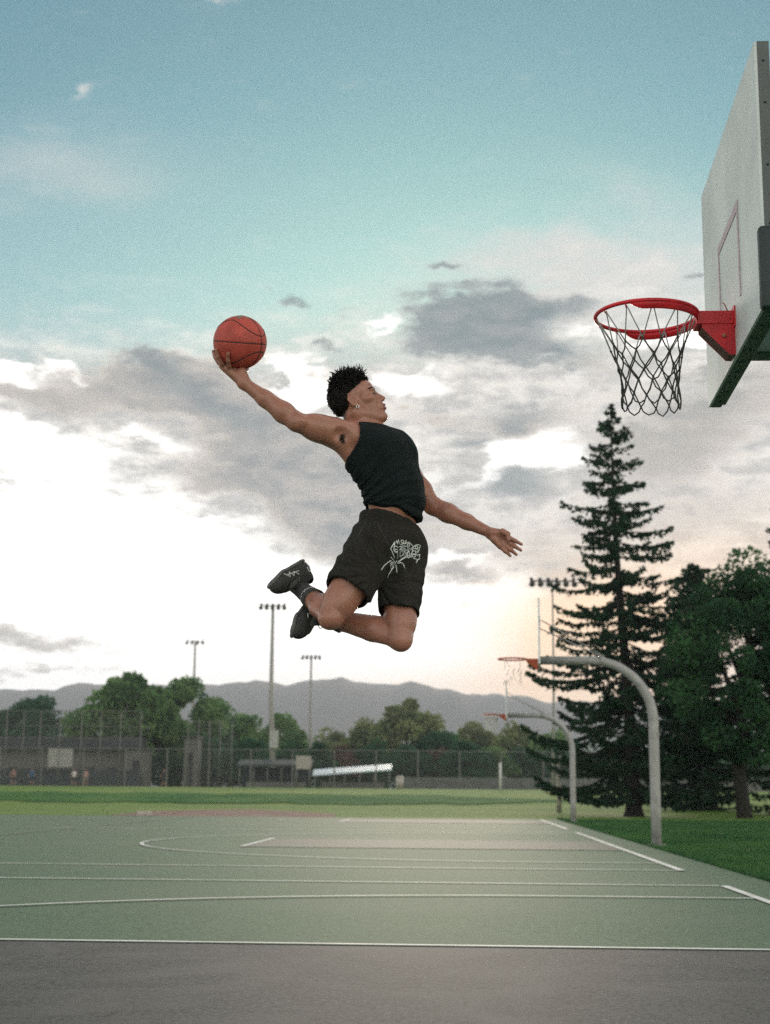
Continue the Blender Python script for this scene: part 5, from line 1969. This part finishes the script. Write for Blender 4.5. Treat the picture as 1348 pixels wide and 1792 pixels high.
def shoe(ankle, t, s, label_side):
    """t = heel-to-toe direction, s = direction the sole faces"""
    t = unit(t)
    s = unit(np.array(s) - t * (np.array(s) @ t))
    w = np.cross(s, t)
    A = np.array([t, w, s])

    def Q(a, b, c):            # along the foot from below the ankle, across, towards the sole
        return np.array(ankle) + (t * a + w * b + s * c) * 0.95
    F_ = Field(np.array(ankle) - 0.33, np.array(ankle) + 0.33, 0.004)
    F_.add(cone(Q(-0.012, 0, -0.005), Q(-0.020, 0, 0.045), 0.040, 0.044), 0.0)
    F_.add(cone(Q(-0.045, 0, 0.010), Q(-0.052, 0, 0.055), 0.030, 0.036), 0.02)
    F_.add(cone(Q(0.0, 0, 0.035), Q(0.095, 0, 0.060), 0.044, 0.034), 0.03)
    F_.add(ell(Q(0.118, 0.004, 0.054), (0.068, 0.052, 0.047), A), 0.03)
    F_.add(cone(Q(-0.04, 0, 0.066), Q(0.10, 0, 0.070), 0.034, 0.040), 0.02)
    X, Y, Z = F_.grid()
    F_.F[:] = smax(F_.F, half_space(Q(0, 0, 0.088), s)(X, Y, Z), 0.008)
    # opening for the ankle
    F_.cut(cone(Q(-0.012, 0, -0.08), Q(-0.014, 0, 0.0), 0.038, 0.036), 0.006)
    up_ = link('shoe', F_.mesh('shoe'), shoe_mat, PERSON, smooth=True)
    S_ = Field(np.array(ankle) - 0.33, np.array(ankle) + 0.33, 0.004)
    S_.add(cone(Q(-0.048, 0, 0.085), Q(0.03, 0, 0.085), 0.040, 0.037), 0.0)
    S_.add(cone(Q(0.03, 0, 0.085), Q(0.125, 0.004, 0.085), 0.037, 0.052), 0.02)
    S_.add(cone(Q(0.118, 0.004, 0.085), Q(0.138, 0.002, 0.083), 0.052, 0.049), 0.01)
    X, Y, Z = S_.grid()
    rise = 0.012 * np.clip((((X - ankle[0]) * t[0] + (Y - ankle[1]) * t[1] + (Z - ankle[2]) * t[2]) - 0.09) / 0.1, 0, 1) ** 2
    hs = half_space(Q(0, 0, 0.096), s)(X, Y, Z) + rise * 2.2
    lo_ = -half_space(Q(0, 0, 0.078), s)(X, Y, Z) - rise * 2.2
    S_.F[:] = smax(smax(S_.F - 0.002, hs, 0.012), lo_, 0.006)
    link('sole', S_.mesh('sole'), sole_mat, up_, smooth=True)
    ob = BVHTree.FromObject(up_, bpy.context.evaluated_depsgraph_get())
    off = Vector(up_.matrix_world.translation)

    def surf(p, dirn, lift=0.002):
        hit = None
        p = Vector(p)
        r = ob.find_nearest(p)
        return np.array(r[0] + r[1] * lift) if r[0] is not None else np.array(p)
    lc = MB()
    for i in range(6):
        a = 0.035 + 0.016 * i
        row = [surf(Q(a + 0.006 * math.sin(i), b, 0.02 + 0.25 * abs(b)), None) for b in np.linspace(-0.032, 0.032, 9)]
        lc.tube(row, 0.0026, 5)
    for k in range(5):
        a = 0.035 + 0.016 * k
        lc.tube([surf(Q(a, -0.026, 0.02), None), surf(Q(a + 0.008, 0.0, 0.012), None, 0.004), surf(Q(a + 0.016, 0.026, 0.02), None)], 0.0024, 5)
    kn0 = surf(Q(0.03, 0, 0.0), None, 0.006)
    for sg in (-1, 1):
        lc.tube([kn0 + t * (0.02 * math.sin(a)) - s * 0.012 * (1 - math.cos(a)) + w * sg * 0.035 * math.sin(a / 2) for a in np.linspace(0, 5.2, 12)], 0.0018, 5)
    lc.tube([kn0, kn0 - s * 0.02 + t * 0.02, kn0 - s * 0.045 + t * 0.018], 0.0018, 5)
    lc.build('laces', mat('grey lace', (0.22, 0.22, 0.21), 0.8), up_)
    mk = MB()
    for poly in label_side:
        mk.tube([surf(Q(a, b, c), None, 0.0012) for a, b, c in poly], 0.0028, 5)
    mk.build('white_mark', white_mat, up_)
    return up_

# side of the shoe that faces the camera carries a zigzag of white cord and a heel mark
markR = [[(0.03 + 0.018 * i, 0.05, 0.035 + (0.022 if i % 2 else 0.0) + 0.003 * i) for i in range(6)],
         [(0.02, 0.05, 0.05), (0.06, 0.06, 0.055), (0.11, 0.06, 0.06)],
         [(-0.06, 0.03, 0.03), (-0.07, 0.02, 0.05), (-0.06, 0.04, 0.062), (-0.075, 0.02, 0.07)],
         [(-0.035, 0.05, 0.02), (-0.045, 0.05, 0.045)]]
markL = [[(0.03, 0.04, 0.04), (0.05, 0.05, 0.03), (0.07, 0.05, 0.045), (0.1, 0.05, 0.035)]]
tR = J(474, 1030, 0.00) - J(541, 990, 0.20)
shoe(anR + unit(anR - knR) * 0.010 + np.array([0.010, 0, 0.026]), tR, np.array([-0.40, 0.22, 0.88]),
     [[(a, -b, c) for a, b, c in p] for p in markR] + markR)
tL_ = J(508, 1108, -0.10) - J(545, 1055, 0.08)
shoe(anL + unit(anL - knL) * 0.0 + np.array([0.012, 0, -0.012]), tL_, np.array([-0.75, 0.35, 0.55]), [[(a, -b, c) for a, b, c in p] for p in markL] + markL)
# white hand-lettered print with a spider on the left leg of the shorts
def circ(x, y, rx, ry=None, n=12):
    ry = ry or rx
    return [(x + rx * math.cos(a), y + ry * math.sin(a)) for a in np.linspace(0, 2 * math.pi, n + 1)]

STROKES = [
    # spider
    [(330, 820), (250, 870), (160, 950), (95, 1050)], [(390, 950), (330, 1060), (280, 1130), (240, 1240)], [(440, 920), (460, 1000), (465, 1110)],
    [(480, 890), (570, 870), (620, 910), (650, 1010)], [(410, 780), (380, 680), (320, 540), (410, 390)], [(475, 790), (485, 700), (470, 620)],
    [(490, 860), (600, 770), (720, 690)], [(480, 880), (560, 815), (650, 760), (730, 730)], [(330, 745), (365, 800), (400, 830)], circ(350, 945, 42, 85), circ(350, 930, 15, 30), [(380, 830), (440, 900)], [(400, 900), (470, 830)],
    # first row
    [(420, 380), (400, 500), (430, 490)], [(455, 350), (470, 440), (500, 335), (525, 440)], circ(595, 375, 34), [(640, 440), (690, 345)], [(545, 450), (640, 420)], [(650, 440), (700, 400), (760, 395), (810, 440)], circ(740, 455, 30),
    [(800, 440), (850, 490), (905, 480)], [(880, 470), (960, 450), (1020, 470), (990, 560), (960, 640)], circ(930, 512, 30), [(870, 540), (960, 560)], [(850, 490), (855, 560)],
    # second row
    [(400, 420), (390, 590), (480, 620)], [(430, 480), (500, 520)], circ(440, 590, 38), [(520, 500), (620, 480), (700, 490)], circ(590, 560, 42), [(520, 570), (600, 560)], [(650, 520), (670, 640)], [(720, 500), (740, 600), (700, 680)], [(790, 590), (830, 500), (840, 620)],
    circ(870, 640, 48), [(940, 590), (960, 650)], [(560, 540), (630, 600)], [(760, 520), (780, 560)],
    # third row
    [(545, 610), (530, 735), (630, 680)], [(600, 620), (640, 700)], [(640, 600), (685, 690), (760, 590)], circ(740, 730, 30), [(760, 650), (800, 760)], [(805, 640), (820, 750)], circ(870, 705, 38), [(850, 770), (925, 790)], [(930, 700), (1010, 680), (990, 760)],
    [(920, 885), (960, 800), (1012, 780)], [(945, 790), (935, 860)], [(700, 620), (720, 700)], [(900, 600), (930, 700)], [(690, 560), (760, 640)],
]
_sv = np.empty(len(shorts.data.vertices) * 3, np.float32)
shorts.data.vertices.foreach_get('co', _sv)
SBT = BVHTree.FromPolygons([tuple(c) for c in _sv.reshape(-1, 3).tolist()], [tuple(p.vertices) for p in shorts.data.polygons])
pr = MB()
for st_ in STROKES:
    pts = []
    for (x0, y0), (x1, y1) in zip(st_, st_[1:]):
        n_ = max(2, int(math.hypot(x1 - x0, y1 - y0) / 35))
        pts += [(x0 + (x1 - x0) * i / n_, y0 + (y1 - y0) * i / n_) for i in range(n_)]
    pts.append(st_[-1])
    P3 = []
    for zx, zy in pts:
        a, b = ray(660 + zx / 13.48, 920 + zy / 13.48)
        h = SBT.ray_cast(Vector((0, 0, CAM_H)), Vector((a, 1, b)).normalized())
        if h[0] is not None:
            P3.append(h[0] + h[1] * 0.0008)
    if len(P3) > 1:
        pr.tube(P3, 0.0024, 5)
tag(pr.build('print', white_mat, shorts, True), 'white scrawled lettering with a spider', kind='stuff')

seam_m = mat('shorts seam thread', (0.055, 0.053, 0.048), 0.95, var=0.2)
for poly in ([(642, 899), (640, 912), (632, 929), (617, 951)], [(660, 916), (672, 938), (682, 958)], [(604, 962), (598, 985), (590, 1004)], [(664, 1066), (690, 1067), (715, 1066), (732, 1065)]):
    P3 = []
    for (x0, y0), (x1, y1) in zip(poly, poly[1:]):
        for i in range(8):
            a, b = ray(x0 + (x1 - x0) * i / 8, y0 + (y1 - y0) * i / 8)
            h = SBT.ray_cast(Vector((0, 0, CAM_H)), Vector((a, 1, b)).normalized())
            if h[0] is not None and abs(h[0].y - PY) < 0.35:
                P3.append(h[0] + h[1] * 0.0002)
    if len(P3) > 2:
        MB().tube(P3, 0.0013, 5).build('seam', seam_m, shorts, True)
# ---------------------------------------------------------------- basketball
BC = Vector(BALL_C)
ball_mat = mat('pebbled rubber', (0.46, 0.068, 0.048), rough=0.62, var=0.22, scale=16, bump=0.35, bscale=420, dist=0.0015)
seam_mat = mat('black rubber seam', (0.014, 0.013, 0.014), rough=0.6, var=0.15, scale=40)
# axes: a = where the two straight seams cross, c = up
_vw = (BC - Vector((0, 0, CAM_H))).normalized()
_rt = _vw.cross(Vector((0, 0, 1))).normalized()
a_ = (_rt * 0.80 - _vw * 0.60 - Vector((0, 0, 0.03))).normalized()
c_ = _rt.cross(_vw) + _vw * 0.05 - _rt * 0.045
c_ = (c_ - a_ * c_.dot(a_)).normalized()
b_ = c_.cross(a_)


def sph(lon, lat, r=BALL_R):
    return BC + (a_ * math.cos(lat) * math.cos(lon) + b_ * math.cos(lat) * math.sin(lon) + c_ * math.sin(lat)) * r


def seam_lat(lon):
    return math.radians(36 - 19 * math.cos(2 * lon))


def seam_dist(p):
    """angular distance of a unit direction to the nearest seam"""
    x, y, z = p.dot(a_), p.dot(b_), p.dot(c_)
    lon, lat = math.atan2(y, x), math.asin(max(-1, min(1, z)))
    d = min(abs(math.asin(z)), abs(math.asin(max(-1, min(1, y)))))
    dl = abs(abs(lat) - seam_lat(lon)) * 0.85
    return min(d, dl)

bm = bmesh.new()
bmesh.ops.create_icosphere(bm, subdivisions=6, radius=1.0)
for v in bm.verts:
    n = v.co.normalized()
    dd = seam_dist(n) * BALL_R
    v.co = BC + n * (BALL_R - 0.0016 * math.exp(-(dd / 0.0028) ** 2))
me = bpy.data.meshes.new('basketball')
bm.to_mesh(me)
bm.free()
ball = link('basketball', me, ball_mat, None, smooth=True)
tag(ball, 'worn red orange basketball with black seams held on a raised palm', 'ball')
me.transform(Matrix.Translation(-BC))
ball.location = BC
for k in range(4):
    lons = np.linspace(0, 2 * math.pi, 97)[:-1]
    if k == 0:
        P = [sph(l, 0, BALL_R - 0.0012) for l in lons]
    elif k == 1:
        P = [BC + (a_ * math.cos(l) + c_ * math.sin(l)) * (BALL_R - 0.0012) for l in lons]
    else:
        P = [sph(l, (1 if k == 2 else -1) * seam_lat(l), BALL_R - 0.0012) for l in lons]
    MB().tube(P, 0.0024, 6, closed=True).build('seam', seam_mat, ball, True)
# rubbed dark patch of the maker's print near the top
patch = MB()
pts = []
up_dir = Vector((0.02, -0.56, 0.83)).normalized()
e1 = Vector((1, 0, 0)) - up_dir * up_dir.x
e1.normalize()
e2 = up_dir.cross(e1)
ring = []
for i in range(28):
    a = 2 * math.pi * i / 28
    r = 0.040 * (1 + 0.12 * math.sin(3 * a) + 0.07 * math.sin(7 * a + 1))
    ring.append(BC + (up_dir + e1 * math.cos(a) * r / BALL_R * 0.95 + e2 * math.sin(a) * r / BALL_R * 0.55).normalized() * (BALL_R + 0.0006))
patch.add([BC + up_dir * (BALL_R + 0.0008)] + ring, [(0, i + 1, (i + 1) % 28 + 1) for i in range(28)])
patch.build('faded_print', mat('faded print', (0.10, 0.09, 0.085), 0.7, var=0.3, scale=60, second=(0.30, 0.22, 0.14)), ball, True)
# the far people
far_skin = mat('far skin', (0.32, 0.19, 0.14), 0.6, var=0.1)
far_hair = mat('far hair', (0.03, 0.022, 0.018), 0.8, var=0.2)
for (px, Y, shirt, low, lab, lean_, sd) in FAR:
    g0 = at(px, 1380, Y)
    gz = ground_z(g0.x, Y)
    t = empty('person', (g0.x, Y, gz))
    tag(t, lab, 'person', 'people on the ball field')
    rg = random.Random(sd)
    o = np.array([g0.x, Y, gz])

    def W_(x, y, z):
        return o + np.array([x + lean_ * 0.12 * max(0, z - 0.8), y, z])
    f = Field(o + [-0.6, -0.45, -0.05], o + [0.6, 0.45, 1.85], 0.022)
    f.add(cone(W_(0, 0, 1.0), W_(0, 0, 1.38), 0.135, 0.15), 0.0)
    f.add(cone(W_(-0.14, 0, 1.40), W_(0.14, 0, 1.40), 0.075, 0.075), 0.05)
    f.add(cone(W_(0, 0, 1.42), W_(0, 0, 1.56), 0.055, 0.05), 0.03)
    f.add(ell(W_(0.0, -0.01, 1.645), (0.078, 0.095, 0.118)), 0.02)
    f.add(ell(W_(0.0, -0.10, 1.63), (0.015, 0.02, 0.02)), 0.01)
    st_ = rg.uniform(0.06, 0.16)
    for s in (-1, 1):
        f.add(cone(W_(s * 0.08, 0, 0.96), W_(s * (0.09 + st_ * 0.3), s * st_ * 0.6, 0.50), 0.092, 0.062), 0.04)
        f.add(cone(W_(s * (0.09 + st_ * 0.3), s * st_ * 0.6, 0.50), W_(s * (0.10 + st_ * 0.4), s * st_, 0.09), 0.06, 0.042), 0.02)
        f.add(cone(W_(s * (0.10 + st_ * 0.4), s * st_ + 0.03, 0.045), W_(s * (0.11 + st_ * 0.4), s * st_ - 0.15, 0.035), 0.045, 0.036), 0.02)
        e = W_(s * 0.27, -0.05, 1.12)
        h = W_(s * (0.24 + 0.1 * rg.random()), -0.20 * rg.random() - 0.08, 0.92 + 0.15 * rg.random())
        f.add(cone(W_(s * 0.19, 0, 1.39), e, 0.055, 0.042), 0.03)
        f.add(cone(e, h, 0.042, 0.032), 0.02)
        f.add(cone(h, h + [0, -0.03, -0.08], 0.036, 0.026), 0.02)
    me = f.mesh('body')
    c = np.empty(len(me.polygons) * 3, np.float32)
    me.polygons.foreach_get('center', c)
    c = c.reshape(-1, 3) - o
    mi = np.zeros(len(c), np.int32)
    tor = (c[:, 2] > 0.92) & (c[:, 2] < 1.47)
    mi[tor] = 1
    mi[(c[:, 2] <= 0.92) & (c[:, 2] > 0.52) & (np.abs(c[:, 0]) < 0.22)] = 2
    mi[(np.abs(c[:, 0] - lean_ * 0.05) > 0.235) & (c[:, 2] < 1.27)] = 0
    mi[c[:, 2] < 0.09] = 3
    b_ = link('body', me, [far_skin, mat('shirt', shirt, 0.9, var=0.1), mat('shorts', low, 0.9, var=0.1), far_hair], t, True)
    me.polygons.foreach_set('material_index', mi)
    hm = MB().sphere(W_(0.0, 0.012, 1.665), (0.088, 0.098, 0.112), 14, 10)
    hm.build('hair', far_hair, t, True)
# ---------------------------------------------------------------- grass blades along the edge of the courts
nr = np.random.default_rng(9)
n = 120000
v = 9.5 + 38 * nr.random(n) ** 1.7
u = -0.56 - 0.02 - 7.5 * nr.random(n) ** 1.6
X = -u * math.cos(TH) + v * math.sin(TH) + X0
Y = u * math.sin(TH) + v * math.cos(TH)
hgt = nr.uniform(0.025, 0.06, n) * (1 + 0.7 * (u > -0.75) * nr.random(n))
lx, ly = nr.normal(0, 0.02, n), nr.normal(0, 0.02, n)
wd = nr.uniform(0.003, 0.006, n) * (0.7 + v / 18)
an = nr.uniform(0, math.pi, n)
V = np.empty((n, 3, 3))
V[:, 0] = np.stack([X - wd * np.cos(an), Y - wd * np.sin(an), np.zeros(n)], 1)
V[:, 1] = np.stack([X + wd * np.cos(an), Y + wd * np.sin(an), np.zeros(n)], 1)
V[:, 2] = np.stack([X + lx, Y + ly, hgt], 1)
blade_mat = mat('grass blade', (0.020, 0.110, 0.030), rough=0.7, var=0.3, scale=0.5, second=(0.060, 0.160, 0.042), trans=0.3)
grass = link('grass', np_mesh('grass', V.reshape(-1, 3), np.arange(3 * n).reshape(-1, 3)), blade_mat)
tag(grass, 'short green lawn grass beside the court edge', 'grass', kind='stuff')
